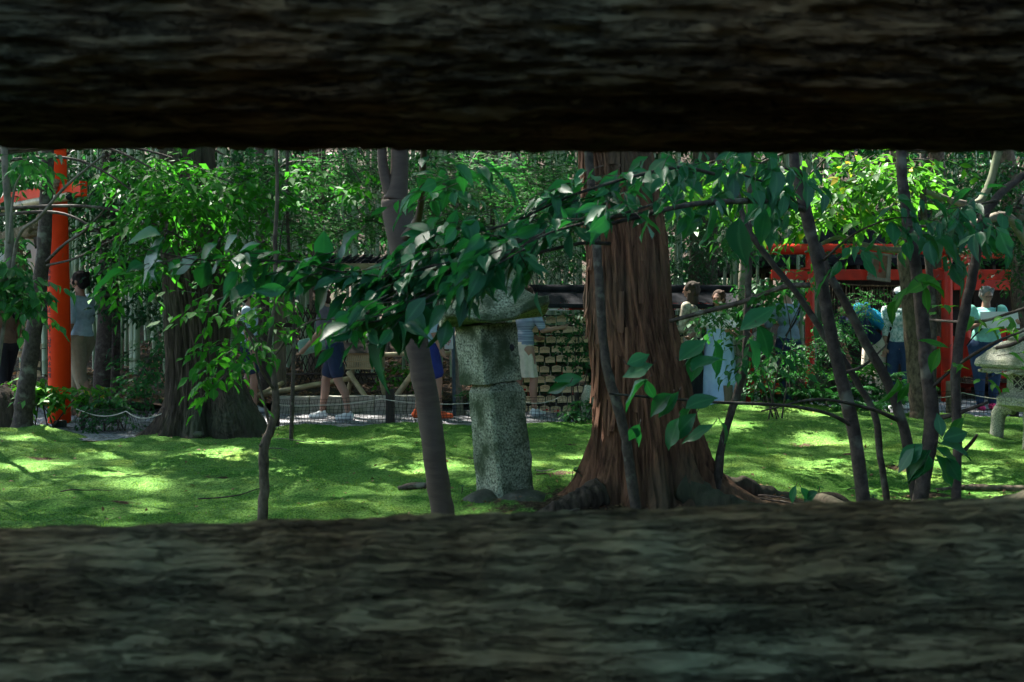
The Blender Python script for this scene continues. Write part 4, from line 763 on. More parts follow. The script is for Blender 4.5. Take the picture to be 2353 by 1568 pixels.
# red slat fences
def redfence(label,px0,px1,d,ztop,n,zb=.1):
    f=empty('slat_fence',label,'fence',(PX((px0+px1)/2,d),d,0)); xs=np.linspace(PX(px0,d),PX(px1,d),n)
    for x in xs: obj('slat',box(x-.055,x+.055,d-.012,d+.012,zb,ztop+random.uniform(-.02,.02),.004),M['red2'],f,smooth=False)
    obj('rail',box(xs[0]-.06,xs[-1]+.06,d+.014,d+.05,ztop-.3,ztop-.22),M['red2'],f,smooth=False); obj('rail',box(xs[0]-.06,xs[-1]+.06,d+.014,d+.05,zb+.12,zb+.2),M['red2'],f,smooth=False)
redfence('low vermilion slat fence behind the white sign board and the man in grey',1722,1800,14.2,zat(838,14.2),6)
redfence('vermilion slat fence beside the right post of the low gate',2118,2250,15.4,zat(775,15.4),9,zat(890,15.4))
redfence('vermilion boards behind the lady reading a sheet of paper',2282,2345,15.2,zat(720,15.2),4,.05)
# net fences with stakes and cord
def net(label,pts,h,stakes,cell=.045,sag=.05):
    """pts: world (x,y) polyline along the moss edge"""
    pts=A_(pts,float); L=np.r_[0,np.cumsum(np.linalg.norm(np.diff(pts,axis=0),axis=1))]; f=empty('net_fence',label,'net fence',(pts[:,0].mean(),pts[:,1].mean(),0))
    at=lambda s:A_([np.interp(s,L,pts[:,0]),np.interp(s,L,pts[:,1])])
    ST=sorted(stakes); n=int(L[-1]/cell); pr=[]
    def top(s):
        k=np.searchsorted(ST,s); 
        if k==0 or k==len(ST): return 0
        u=(s-ST[k-1])/(ST[k]-ST[k-1]); return 4*u*(1-u)*sag
    m=max(3,int(h/cell)); G_=np.zeros((n+1,m+1,3))
    for i in range(n+1):
        s=i*L[-1]/n; p=at(s); zb=.0+g1(p[0],p[1])*0+.005; zt=h-top(s)
        for j in range(m+1): G_[i,j]=(p[0]+.012*math.sin(i*.7+j),p[1]+.015*math.sin(i*.33+j*.9),zb+(zt-zb)*j/m)
    V=[];Fa=[]
    def strip(a,b,w=.0022):
        n0=len(V); d=b-a; u=np.cross(d,[0,1,0]); u=u/(np.linalg.norm(u)+1e-9)*w; v=A_([0,w,0])
        for q in (a,b): V.extend([q-u,q+v,q+u])
        Fa.extend([(n0,n0+1,n0+4,n0+3),(n0+1,n0+2,n0+5,n0+4),(n0+2,n0,n0+3,n0+5)])
    for i in range(n+1):
        for j in range(m): strip(G_[i,j],G_[i,j+1])
    for j in range(m+1):
        for i in range(n): strip(G_[i,j],G_[i+1,j])
    obj('netting',(A_(V),Fa),M['net'],f,smooth=False); c=[]
    for s in np.linspace(ST[0],ST[-1],60): p=at(s); c.append((p[0],p[1]-.02,h-.05-top(s)*1.3))
    obj('cord',tube(c,.0055,5,120),M['cord'],f)
    return f,at
def stake(label,x,y,h,r,m='woodv'):
    o=obj('wooden_stake',tube([(x,y,-.15),(x+.005,y,h*.5),(x,y,h)],[r,r,r*.97],18,12,.05,12,int(x*9)%7),M[m],origin=(x,y,0)); return tag(o,label,'stake')
def edge(px0,px1,off=.14,n=14):
    o=[]
    for px in np.linspace(px0,px1,n):
        x=PX(px,11.4); y=float(np.interp(x,EX,ED))+off; o.append((PX(px,y),y))
    return o
E1=edge(625,1345); net('long black mesh net sagging between stakes along the moss in the middle',E1,.33,[.05,1.42,2.9,3.45])
E0=edge(170,420); net('black mesh net in the shade left of the massive old cedar',E0,.28,[.03,.7,1.15])
E2=edge(2085,2420); net('black mesh net along the path at the feet of the lady reading a sheet',E2,.36,[.05,.6,1.6])
for px,h,r,y,lb in ((896,.36,.055,11.6,'thick dark wooden stake holding the long net in the middle'),(636,.34,.03,11.2,'thin grey stake at the left end of the long net beside the sapling'),(2190,.42,.085,12.1,'weathered round wooden stake in front of the low vermilion gate post'),(1673,.36,.06,12.25,'weathered stake at the hem of the pale blue skirt'),(1325,.33,.03,11.5,'thin stake at the right end of the long net by the standing stone'),(2330,.36,.05,11.7,'dark stake behind the broad lantern at right'),(190,.32,.025,10.9,'thin stake beside the tall vermilion post')):
    stake(lb,PX(px,y),y,h,r,'woodv' if r>.056 else 'wooddark')
# rocks, roots, dead wood
def rock(name,label,px,d,r,zc=.0,m='rock',seed=1,cat='rock'):
    c=A_([PX(px,d),d,zc]); V,Fa=ell((0,0,0),r,48,32); V=V*(1+.16*fbm(V/np.max(r)*1.6,seed,4))[:,None]; o=obj(name,(V+c,Fa),M[m],origin=c-A_([0,0,r[2]*.8])); return tag(o,label,cat)
rock('standing_stone','upright pale mossy stone between the plaque rack and the big cedar',1353,11.45,(.085,.08,.25),.2,'stone2',5)
rock('stone','small grey pebble like stone at the foot of the massive old cedar',456,9.95,(.055,.05,.035),.03,'rock',3)
rock('boulder','mossy boulder among the ferns below the man in grey',1905,12.6,(.3,.25,.2),.3,'rock',8)
rock('earth_mound','dark root mass at the foot of the trunks at the left edge',5,10.75,(.3,.25,.34),.1,'bark_old',8,'roots')
def root(name,label,pts,rad,m='bark_old',cat='root',noise=.2,seed=1):
    p=[A_([PX(a,d),d,g1(PX(a,d),d)+dz]) for a,d,dz in pts]; o=obj(name,tube(p,rad,14,len(p)*10,noise,12,seed),M[m],origin=p[0]); return tag(o,label,cat)
root('exposed_root','arched dark root rising from the moss left of the right hand stems',[(1855,6.6,-.02),(1885,6.65,.03),(1920,6.65,.035),(1960,6.6,-.01),(2010,6.55,.03),(2040,6.5,-.03)],[.03,.035,.035,.03,.035,.02],'bark_old')
root('exposed_root','smooth grey root running towards the camera beside the arched root',[(1862,6.65,-.01),(1890,6.4,.03),(1930,6.2,.03),(1990,5.9,.0),(2060,5.7,-.03)],[.03,.04,.045,.045,.04],'bark_bg',noise=.08)
root('exposed_root','long low root crossing behind the leaning stems',[(2030,6.4,-.01),(2080,6.35,.02),(2160,6.35,.02),(2240,6.3,.015),(2300,6.3,-.03)],[.02,.03,.03,.028,.02],'bark_old')
root('exposed_root','thick root climbing towards the right edge of the view',[(2200,6.4,-.02),(2260,6.2,.03),(2320,6.0,.07),(2400,5.8,.1),(2500,5.6,.1)],[.02,.04,.055,.07,.08],'bark_old')
root('exposed_root','thin root on bare soil near the right edge behind the thick root',[(2150,7.1,.0),(2230,7.1,.02),(2300,7.0,.02),(2400,6.9,.0)],[.012,.022,.022,.02],'bark_bg')
root('dead_branch','short piece of dead wood lying on the moss left of the stone lantern',[(915,6.85,.015),(945,6.85,.025),(985,6.8,.03),(1000,6.8,.0)],[.012,.024,.022,.008],'bark_dark',cat='branch')
rng=R(21)
for k in range(26):
    if k<13: px,d=rng.uniform(1260,1860),rng.uniform(5.7,6.4)
    elif k<20: px,d=rng.uniform(1880,2350),rng.uniform(6,7.2)
    else: px,d=rng.uniform(50,1300),rng.uniform(6.2,9.5)
    x=PX(px,d); a=rng.uniform(-.7,.7); L=rng.uniform(.12,.5); q=[]
    for u in np.linspace(0,1,5): X_=x+L*u*math.cos(a)+rng.normal(0,.01); Y_=d+L*u*math.sin(a)*.8; q.append((X_,Y_,g1(X_,Y_)+.012+rng.rand()*.012))
    o=obj('twig',tube(q,[.005,.0045,.004,.003,.002],6,12,.1,30),M['bark_grey'] if k%3==0 else M['bark_dark'],origin=q[0])
    tag(o,'thin dry twig lying on the soil by the cedar roots' if k<13 else ('thin dry twig lying among the exposed roots at right' if k<20 else 'thin dry twig lying on the open moss'),'twig','twigs on the cedar soil' if k<13 else ('twigs among the right hand roots' if k<20 else 'twigs on the open moss'))
# ------------------------------------------------------------------ bamboo
protos=[]
for v in range(5):
    rng=R(100+v); L=8.5; r0=[.05,.042,.036,.056,.03][v]; z=0; path=[];rad=[]; bend=rng.uniform(-.25,.25)
    while z<L:
        r=r0*(1-.55*z/L); x=bend*(z/L)**2
        path+= [(x,0,z),(x,0,z+.012),(x,0,z+.024)]; rad+=[r,r*1.1,r]; z+=rng.uniform(.26,.36)
        path.append((bend*((z-.02)/L)**2,0,z-.02)); rad.append(r*.985)
    V,Fa=tube(path,rad,10,len(path)); o=obj('bamboo_culm',(V,Fa),M['culm']); protos.append(o)
rng=R(77); pos=[]
for k in range(2600):
    d=15.9+rng.rand()**1.2*11; px=rng.uniform(-160,2500); x=PX(px,d)
    if 1900<px<2400 and d<22.5: continue
    if fbm(A_([[x*.35,d*.5,0]]),5,2)[0]<-.28: continue
    if all((x-a)**2+((d-b)*1.)**2>.075 for a,b in pos): pos.append((x,d))
    if len(pos)>=285: break
for i,(x,d) in enumerate(pos):
    v=i%5; o=protos[v] if i<5 else protos[v].copy()
    if i>=5: COL.objects.link(o)
    o.location=(x,d,float(GS(A_([x]),A_([d]))[0])-.05); o.rotation_euler=(rng.normal(0,.025),rng.normal(0,.035),rng.rand()*6.28); s=rng.uniform(.8,1.2); o.scale=(s,s,1)
    tag(o,'slim pale green bamboo culm in the dense grove behind the path','bamboo','bamboo culms of the grove')
# ------------------------------------------------------------------ people
SK=mat('skin',(.3,.16,.11),(.36,.2,.14),6,.5,.05,spec=.35); SK2=mat('tanned_skin',(.24,.12,.08),(.3,.16,.11),6,.5,.05,spec=.35)
def remesh(name,prims,vox,m,parent,smooth=3):
    V,Fa=join(*prims); me=bpy.data.meshes.new('tmp'); me.from_pydata(V.tolist(),[],Fa); o=bpy.data.objects.new('tmp',me); COL.objects.link(o)
    md=o.modifiers.new('r','REMESH'); md.mode='VOXEL'; md.voxel_size=vox; md.use_smooth_shade=True
    if smooth: s=o.modifiers.new('s','SMOOTH'); s.iterations=smooth; s.factor=.5
    dg=bpy.context.evaluated_depsgraph_get(); dg.update(); m2=bpy.data.meshes.new_from_object(o.evaluated_get(dg))
    vs=np.empty(len(m2.vertices)*3); m2.vertices.foreach_get('co',vs); F2=[tuple(p.vertices) for p in m2.polygons]
    bpy.data.objects.remove(o); bpy.data.meshes.remove(me); bpy.data.meshes.remove(m2)
    Fq=np.array(F2) if all(len(f)==4 for f in F2) else F2
    return obj(name,(vs.reshape(-1,3),Fq),m,parent)
def person(label,px,d,Ht,yaw,lean=0,arms=None,stride=.0,fat=1.,shirt=None,pants=None,short=False,skirt=None,hair=None,hairlen=0,shoes=None,cap=None,sleeve=.55,headyaw=0,headpitch=0,skin=None,zb=None,group=None,bend=0,pattern=None):
    x=PX(px,d); zb=-.02 if zb is None else zb; root=empty('person',label,'person',(x,d,zb)); skin=skin or SK
    ya=math.radians(yaw); la=math.radians(lean)
    def T(p,up=False,head=False):
        p=A_(p,float).reshape(-1,3).copy()
        if head: c=A_([0,.0,.875]); p=rotz(p,math.radians(headyaw),c); p=rotx(p,-math.radians(headpitch),c)
        if up: p=rotx(p,-la,(0,0,.53))
        return rotz(p*Ht,ya)+A_([x,d,zb])
    def seg(a,r0,b,r1,up=False): a=T(a,up)[0];b=T(b,up)[0]; return capsule(a,r0*Ht,b,r1*Ht,12)
    def E(c,r,up=False,head=False,n=16):
        V,Fa=ell(c,r,n,12); return T(V,up,head),Fa
    f=fat
    hipR,hipL=A_([.05*f,0,.51]),A_([-.05*f,0,.51]); b=bend
    fr,flt=A_([.055,stride*.5,.045]),A_([-.055,-stride*.5,.045]); kr=(hipR+fr)/2+A_([.004,.02+.03*abs(stride)+b,.01]); kl=(hipL+flt)/2+A_([-.004,.02+b,.01])
    legs=[(hipR,kr,fr),(hipL,kl,flt)]
    if arms is None: arms=(((.02,.0,-1),(.02,.25,-1)),((-.02,0,-1),(-.02,.25,-1)))
    sh=[A_([.112*(.85+.15*f),0,.812]),A_([-.112*(.85+.15*f),0,.812])]; AR=[]
    for k in (0,1):
        u=A_(arms[k][0],float);u/=np.linalg.norm(u);w=A_(arms[k][1],float);w/=np.linalg.norm(w); el=sh[k]+u*.168; wr=el+w*.145; AR.append((sh[k],el,wr,w))
    B=[E((0,0,.53),(.088*f,.062*f,.06)),E((0,0,.62),(.076*f,.054*f,.08),True),E((0,.0,.735),(.096*f,.06*f,.085),True),E((0,-.005,.8),(.105,.045,.035),True),seg((0,-.008,.82),.036,(0,.004,.885),.03,True)]
    B+=[E((0,.004,.94),(.041,.052,.056),True,True),E((0,.017,.912),(.031,.036,.034),True,True),E((0,.056,.925),(.0085,.013,.012),True,True),E((0,.05,.945),(.03,.01,.008),True,True),E((.043,-.004,.928),(.005,.011,.017),True,True),E((-.043,-.004,.928),(.005,.011,.017),True,True),E((0,.046,.897),(.014,.009,.006),True,True)]
    for hp,kn,an in legs:
        B+=[seg(hp,.052*f,kn,.034),seg(kn,.033,(kn+an)/2+A_([0,-.012,.03]),.032),seg((kn+an)/2+A_([0,-.012,.03]),.031,an,.019),seg(an+A_([0,-.018,-.022]),.019,an+A_([0,.075,-.03]),.014)]
    for k,(s_,el,wr,w) in enumerate(AR):
        B+=[seg(s_,.03*(.6+.4*f),el,.022,True),seg(el,.023,wr,.0155,True)]
        sd=np.cross(w,[0,1,.3]); sd/=np.linalg.norm(sd); nn=np.cross(sd,w); sg=1 if k==0 else -1
        pm=wr+w*.03; B.append(seg(wr,.016,pm+w*.012,.02,True)); 
        for q,(o_,l_) in enumerate(((-.018,.036),(-.006,.043),(.006,.041),(.018,.031))):
            a=pm+w*.018+sd*o_; m_=a+w*l_*.55+nn*.004; e=m_+w*l_*.35+nn*.016; B+=[seg(a,.0058,m_,.0054,True),seg(m_,.0054,e,.0048,True)]
        a=wr+w*.014+sd*.018*-sg; m_=a+w*.02-sd*.016*sg+nn*.008; B+=[seg(a,.0075,m_,.0062,True),seg(m_,.0062,m_+w*.018+nn*.006,.0052,True)]
    remesh('body',B,.0085,skin,root,2)
    ey=[E((s*.016,.0535,.938),(.0052,.0035,.0035),True,True,8) for s in (-1,1)]; obj('eyes',join(*ey),M['black'],root)
    if shirt:
        S=[E((0,0,.61),(.085*f,.064*f,.08),True),E((0,0,.735),(.106*f,.069*f,.09),True),E((0,-.005,.8),(.118,.054,.036),True),seg((-.03*f,0,.56),.062*f,(.03*f,0,.56),.062*f,True)]
        for s_,el,wr,w in AR:
            e=s_+(el-s_)*min(1,sleeve*1.0); S.append(seg(s_,.04*(.6+.4*f),e,.033*(.6+.4*f),True))
            if sleeve>1: S.append(seg(el,.031,el+(wr-el)*(sleeve-1),.023,True))
        remesh('shirt',S,.011,shirt,root,2)
    if pants:
        S=[seg((-.035*f,0,.53),.064*f,(.035*f,0,.53),.064*f)]
        for hp,kn,an in legs:
            if short: S.append(seg(hp,.062*f,hp+(kn-hp)*.75,.052*f))
            else: S+=[seg(hp,.06*f,kn,.044*(.6+.4*f)),seg(kn,.044*(.6+.4*f),an+A_([0,0,.012]),.031)]
        remesh('shorts' if short else 'trousers',S,.011,pants,root,2)
    if skirt:
        m_,zt,zb_,w0,w1=skirt; V=[];Fa=[];n=48
        for i,t in enumerate(np.linspace(0,1,16)):
            for j in range(n):
                a=2*math.pi*j/n; r=(w0*(1-t)+w1*t)*(1+.1*t*math.sin(a*9+1)+.05*t*math.sin(a*4)); V.append((r*math.cos(a),r*.75*math.sin(a)+.0,zt+(zb_-zt)*t))
        for i in range(15):
            for j in range(n): Fa.append((i*n+j,(i+1)*n+j,(i+1)*n+(j+1)%n,i*n+(j+1)%n))
        Fa.append(tuple(range(n))); obj('skirt',(T(V),Fa),m_,root)
    if hair:
        S=[E((0,-.011,.956),(.05,.058,.054),True,True),E((0,-.028,.925),(.046,.038,.048),True,True)]; rh=R(int(px)); S+=[E((.05*math.cos(a)*.9,-.012+.052*math.sin(a),.945+.045*q),(.013,.013,.018),True,True,8) for a,q in zip(rh.uniform(2.2,7.2,16),rh.uniform(-.7,.9,16))]
        if hairlen: S+=[E((0,-.03,.9-hairlen*.4),(.045,.026,hairlen*.55),True,False),E((.034,-.005,.91-hairlen*.25),(.014,.03,hairlen*.4),True),E((-.034,-.005,.91-hairlen*.25),(.014,.03,hairlen*.4),True)]
        o=remesh('hair',S,.009,hair,root,1)
    if cap: obj('cap',join(E((0,-.002,.965),(.05,.06,.042),True,True),E((0,.055,.962),(.034,.04,.006),True,True)),cap,root)
    if shoes:
        S=[]
        for k,(hp,kn,an) in enumerate(legs):
            obj('shoe',join(seg(an+A_([0,-.02,-.024]),.025,an+A_([0,.08,-.03]),.02),seg(an+A_([0,-.01,-.005]),.023,an+A_([0,.03,-.02]),.024)),shoes,root)
    return root,T,E,seg,AR
fa=lambda n,c,c2=None,s=20,**k: mat(n,c,c2 or tuple(x*1.25 for x in c),s,.85,.25,**k)
C=dict(white=fa('white_cotton',(.6,.62,.62)),navy=fa('navy_cloth',(.015,.025,.06)),jeans=fa('blue_denim',(.02,.045,.1)),khaki=fa('khaki_cloth',(.2,.17,.11)),grey=fa('grey_blue_cotton',(.16,.22,.27)),pale=fa('pale_blue_shirt_cloth',(.32,.42,.5)),
 mint=fa('mint_jersey',(.2,.5,.42)),black=fa('black_cloth',(.012,.012,.014)),hair=fa('black_hair',(.01,.009,.009),s=60),ghair=fa('grey_hair',(.16,.155,.145),s=60),bhair=fa('brown_hair',(.035,.018,.01),s=60),skirt=fa('pale_blue_skirt_cloth',(.3,.44,.66),(.42,.56,.76),4),
 pink=fa('pink_cloth',(.7,.06,.16)),pkshoe=fa('pink_shoe',(.75,.05,.2)),cream=fa('cream_cloth',(.5,.45,.36)),brown=fa('brown_cloth',(.12,.075,.045)),dblue=fa('deep_blue_cloth',(.02,.03,.16)),mauve=fa('grey_mauve_cloth',(.12,.1,.13)),blue=fa('bright_blue_nylon',(.01,.22,.5),(.02,.42,.68),7),green=fa('grey_green_canvas',(.13,.24,.19)))
C['floral']=mat('floral_print_cloth',(.75,.78,.75),(.1,.3,.25),26,.85,.2); C['pattern']=mat('leaf_print_cloth',(.5,.47,.36),(.1,.085,.06),16,.85,.2); C['stripe']=mat('striped_cloth',(.35,.42,.5),(.06,.09,.16),22,.85,.1,stretch=(.05,.05,3)); C['orange']=fa('orange_shoe',(.6,.1,.03))
person('tall person in a pale blue shirt and khaki trousers walking behind the tall vermilion post',186,12.3,1.78,80,2,(((.1,.1,-1),(0,.6,-1)),((-.1,-.1,-1),(0,.4,-1))),.2,1.1,C['pale'],C['khaki'],hair=C['hair'],shoes=C['brown'],sleeve=.9)
person('person in a brown top and black trousers at the extreme left, beside the dark trunk',14,12.8,1.6,70,3,None,.15,1.,C['brown'],C['black'],hair=C['hair'],shoes=C['black'],sleeve=1.6)
person('person in a blue cap, light shirt and dark shorts right of the old cedar',572,12.9,1.6,-85,0,(((.1,.1,-1),(0,.3,-1)),((-.1,-.1,-1),(0,.4,-1))),.12,1.05,C['pale'],C['navy'],True,hair=C['hair'],shoes=C['white'],cap=C['dblue'],sleeve=.8)
r,T,E,S_,AR=person('reddish haired person stooping forward with a grey green bag, navy shorts and white shoes',770,11.95,1.62,88,14,(((.1,.45,-1),(0,.9,-.5)),((-.1,.4,-1),(0,.9,-.6))),.22,1.,C['mauve'],C['navy'],True,hair=C['bhair'],hairlen=.05,shoes=C['white'],sleeve=.7,headpitch=10)
bg=empty('shoulder_bag','grey green shoulder bag carried in front of the stooping person','bag',T((.0,.17,.55))[0]); remesh('bag_body',[S_((.03,.03,.6),.035,(.03,.25,.55),.04),S_((.03,.05,.56),.04,(.03,.24,.51),.042)],.012,C['green'],bg); obj('strap',tube([T((.1,.16,.6))[0],T((.1,.12,.75),True)[0],T((0,.0,.87),True)[0]],.009,5,12),C['green'],bg)
person('person in pale shirt and deep blue shorts walking behind the forked trunk',985,12.1,1.62,-80,2,(((.1,.1,-1),(0,.5,-1)),((-.1,0,-1),(0,.3,-1))),.16,1.15,C['pale'],C['dblue'],True,hair=C['hair'],shoes=C['orange'],sleeve=.9)
person('person in a striped top by the votive plaques, half hidden by the stone lantern',1205,12.35,1.6,-60,4,(((.2,.5,-1),(0,1,.2)),((-.1,.2,-1),(0,.8,-.2))),.12,1.,C['stripe'],None,skirt=(C['cream'],.57,.3,.085,.12),hair=C['bhair'],shoes=C['white'],sleeve=.8)
person('long haired person in a leaf print blouse at the right edge of the big cedar',1592,12.5,1.66,60,2,(((.1,.3,-1),(0,1,-.1)),((-.1,.2,-1),(0,.8,-.3))),.08,1.05,C['pattern'],None,skirt=(C['black'],.58,.1,.09,.13),hair=fa('fair_hair',(.03,.022,.014),s=60),hairlen=.12,shoes=C['black'],sleeve=1.5)
person('woman in a long pale blue skirt and white top, seen from behind',1652,12.45,1.55,150,2,(((.35,.5,-1),(0,1,-.2)),((-.3,.3,-1),(0,.9,.1))),.04,1.1,C['white'],None,skirt=(C['skirt'],.72,.03,.095,.17),hair=C['bhair'],hairlen=.04,shoes=C['white'],sleeve=.6,skin=SK2)
r,T,E,S_,AR=person('man in a grey blue shirt with short black hair, seen from behind and turned left',1812,13.1,1.68,40,2,(((.25,.6,-1),(-.2,1,.1)),((-.25,.55,-1),(.2,1,.0))),.05,1.18,C['grey'],C['navy'],hair=C['hair'],shoes=C['black'],sleeve=.95,headyaw=20)
obj('bag_strap',tube([T((.1,-.06,.84),True)[0],T((.0,-.085,.72),True)[0],T((-.12,-.06,.58),True)[0]],.012,6,14),C['black'],r)
r,T,E,S_,AR=person('person bending over with a bright blue backpack and cream trousers among the shrubs',2010,13.5,1.66,110,48,(((.2,.9,-.7),(0,.4,-1)),((-.2,.9,-.7),(0,.4,-1))),.06,1.05,C['navy'],C['cream'],hair=C['hair'],shoes=C['white'],sleeve=.8,headpitch=-10)
bk=empty('backpack','bright blue backpack on the back of the bending person','backpack',T((0,-.1,.7),True)[0]); remesh('pack',[S_((-.06,-.11,.8),.035,(-.06,-.12,.6),.042,True),S_((.06,-.11,.8),.035,(.06,-.12,.6),.042,True),S_((-.05,-.13,.82),.035,(.05,-.13,.82),.035,True),E((0,-.12,.7),(.09,.06,.13),True),E((0,-.165,.66),(.07,.035,.06),True)],.012,C['blue'],bk); obj('strap',tube([T((.06,-.06,.83),True)[0],T((.075,.06,.78),True)[0],T((.07,.0,.66),True)[0]],.008,5,12),C['black'],bk); obj('pocket',E((.02,-.19,.68),(.05,.02,.045),True),fa('turquoise_nylon',(.02,.55,.6)),bk)
r,T,E,S_,AR=person('slim person in a white cap, white floral blouse and jeans beside the rough brown trunk',2068,13.3,1.62,150,0,None,.05,.92,C['floral'],C['jeans'],hair=C['hair'],shoes=C['white'],cap=C['white'],sleeve=1.3,headyaw=30)
pb=empty('handbag','pink bag hanging at the hip of the slim person in the floral blouse','bag',T((.12,-.05,.56))[0]); remesh('bag_body',[E(tuple((.14,-.06,.6)),(.02,.05,.07))],.012,C['pink'],pb); obj('strap',tube([T((.14,-.02,.66))[0],T((.1,.0,.82))[0],T((.14,-.09,.66))[0]],.006,5,12),C['pink'],pb)
r,T,E,S_,AR=person('grey haired lady in a mint top and jeans, reading a sheet of paper',2266,13.2,1.62,172,0,(((.32,.35,-1),(-.35,1,.25)),((-.32,.35,-1),(.1,1,.25))),.05,1.32,C['mint'],C['jeans'],hair=C['ghair'],shoes=C['pkshoe'],sleeve=.62,headpitch=18)
gl=[tube([T((s*.016+.012*math.cos(a),.064,.939+.009*math.sin(a)),True,True)[0] for a in np.linspace(0,6.28,12)],.0018,4,24) for s in (-1,1)]; obj('glasses',join(*gl,tube([T((-.006,.064,.939),True,True)[0],T((.006,.064,.939),True,True)[0]],.0018,4,2),*[tube([T((s*.028,.062,.94),True,True)[0],T((s*.044,.0,.94),True,True)[0]],.0018,4,2) for s in (-1,1)]),M['black'],r)
w0=T(AR[0][2],True)[0];w1=T(AR[1][2],True)[0]; mid=(w0+w1)/2; hd=(w1-w0); hd/=np.linalg.norm(hd); pw=np.linalg.norm(w1-w0)*.52; up=A_([0,.25,1.]);up/=np.linalg.norm(up); fw=A_([0,-.11,0]); V=[mid+fw-hd*pw-up*.05,mid+fw+hd*pw-up*.05,mid+fw+hd*pw+up*.17,mid+fw-hd*pw+up*.17]; V=A_(V+[v-A_([0,.0015,0]) for v in V])
o=obj('paper_sheet',(V,[(0,1,2,3),(7,6,5,4),(0,4,5,1),(1,5,6,2),(2,6,7,3),(3,7,4,0)]),M['paper'],smooth=False,origin=mid); tag(o,'white sheet of paper held open by the lady in the mint top','paper')
o=obj('bag_strap',tube([T((-.07,.05,.86),True)[0],T((-.03,.1,.76),True)[0],T((.12,.09,.6),True)[0],T((.15,.0,.52))[0]],.01,6,20),C['black'],r)
# ------------------------------------------------------------------ foliage
def foliage(par,name,m,blob,seed,L=.3,n=6,size=.08,tpl=TB,zs=.35,bias=(0,0,-.1),droop=.25,ldroop=.3,flat=.35,spread=.8,twm='bark_dark',pts=None,dirs=None):
    rng=R(seed); o=blobs(blob,rng) if pts is None else pts; d=rdir(rng,len(o),zs,bias) if dirs is None else dirs
    (V,Fa,rn),tw=sprays(o,d,L*(.6+.8*rng.rand(len(o))),n,size,tpl,rng,droop,ldroop,flat,spread)
    f=obj(name,(V,Fa),M[m],par,attr=rn); tag(obj('twigs',tw,M[twm],par),kind='stuff'); return f
def shrub(name,label,cat,px,d,blob,seed,m,group=None,trunk=None,**k):
    y0=g1(PX(px,d),d) if d<np.interp(PX(px,d),EX,ED) else (float(GS(A_([PX(px,d)]),A_([d]))[0]) if d>13.5 else 0.)
    b=A_([PX(px,d),d,y0]); r=empty(name,label,cat,b,group)
    rng=R(seed+500)
    if trunk:
        zt=3.1; sp=[b-A_([0,0,.1]),b+A_([.03,0,1.2]),b+A_([-.04,.03,2.3]),b+A_([0,0,4.2]),b+A_([.1,0,6.])]; obj('trunk',tube(sp,[trunk*1.25,trunk,trunk*.9,trunk*.7,trunk*.3],12,60,.06,9,seed),M['bark_dark'],r)
        for i,(bx,by,bd,rx,ry,rd,n) in enumerate(blob):
            e=P(bx,by,bd); h=max(e[2]+.25,1.6)+rng.uniform(0,.3); s0=b+A_([0,0,h-b[2]]); mid=s0*.45+e*.55+A_([0,0,.22]); obj('branch',tube([s0,mid,e],[trunk*.6,trunk*.4,.006],8,24,.08,10,i),M['bark_dark'],r)
    else:
        for i,(bx,by,bd,rx,ry,rd,n) in enumerate(blob):
            e=P(bx,by,bd); base=b+A_([rng.normal(0,.05),rng.normal(0,.05),-.05]); mid=(base*.5+e*.5)+A_([rng.normal(0,.09),0,.1]); obj('branch',tube([base,mid,e],[.009,.006,.003],7,14,.1,10,i),M['bark_dark'],r)
    foliage(r,'foliage',m,blob,seed,**k); return r
def on_branch(paths,n,rng,jit=.03,t0=0.):
    o=[];d=[]
    for i,pth in enumerate(paths):
        c=cr(A_([P(*p) for p in pth]),60); t=np.gradient(c,axis=0)
        k=rng.randint(int(60*t0),60,n if np.isscalar(n) else n[i]); o.append(c[k]+rng.normal(0,jit,(len(k),3))); d.append(norm(t[k]))
    return np.vstack(o),np.vstack(d)
# foreground spray, belongs to the straight grey stem
S0=stems[0]; rng=R(301)
bl=[[(1740,462,3.2),(1600,470,2.7),(1480,490,2.5),(1380,505,2.4),(1260,535,2.3),(1140,575,2.25),(1040,600,2.2),(960,620,2.2)],
    [(1640,400,2.9),(1560,385,2.7),(1440,410,2.5),(1300,455,2.4),(1180,510,2.35),(1060,545,2.3),(980,570,2.3)],
    [(1400,560,2.5),(1330,560,2.4),(1220,585,2.3),(1100,612,2.25),(980,640,2.2),(870,640,2.2),(760,620,2.2),(680,600,2.2)],
    [(680,600,2.2),(620,600,2.18),(560,600,2.15),(440,595,2.1),(330,572,2.05)],
    [(1300,520,2.4),(1190,570,2.3),(1080,630,2.2),(990,680,2.15),(930,715,2.1),(880,730,2.1)],
    [(1500,470,2.5),(1400,500,2.3),(1330,515,2.2),(1240,545,2.1),(1160,590,2.0),(1090,640,2.0)]]
for k,b in enumerate(bl):
    p=[P(*q) for q in b]; obj('branch',tube(p,np.linspace([.006,.0055,.005,.002,.0035,.0035][k],.0014,len(p)),7,len(p)*6,.12,30,k),M['bark_dark'],S0)
o,d=on_branch(bl,[84,70,56,6,40,44],rng,.02,.06); 
sel=rng.rand(len(o),3); dd=d*A_([1,1,.6])+rng.normal(0,.55,o.shape)*A_([1,.8,.45])+A_([-.25,-.1,-.1])
qx=CX+o[:,0]/o[:,1]*F; qy=YH-(o[:,2]-H)/o[:,1]*F; kp=qy<np.interp(qx,[300,650,850,930,1000,1060,1130,1180,1250,1300,1400,1500],[620,690,740,760,720,670,645,610,560,520,515,480])-8
o=o[kp]; dd=dd[kp]
foliage(S0,'foliage','lf_fore',None,302,L=.095,n=3,size=.064,tpl=TA,droop=.2,ldroop=.26,flat=.6,spread=.85,pts=o,dirs=dd)
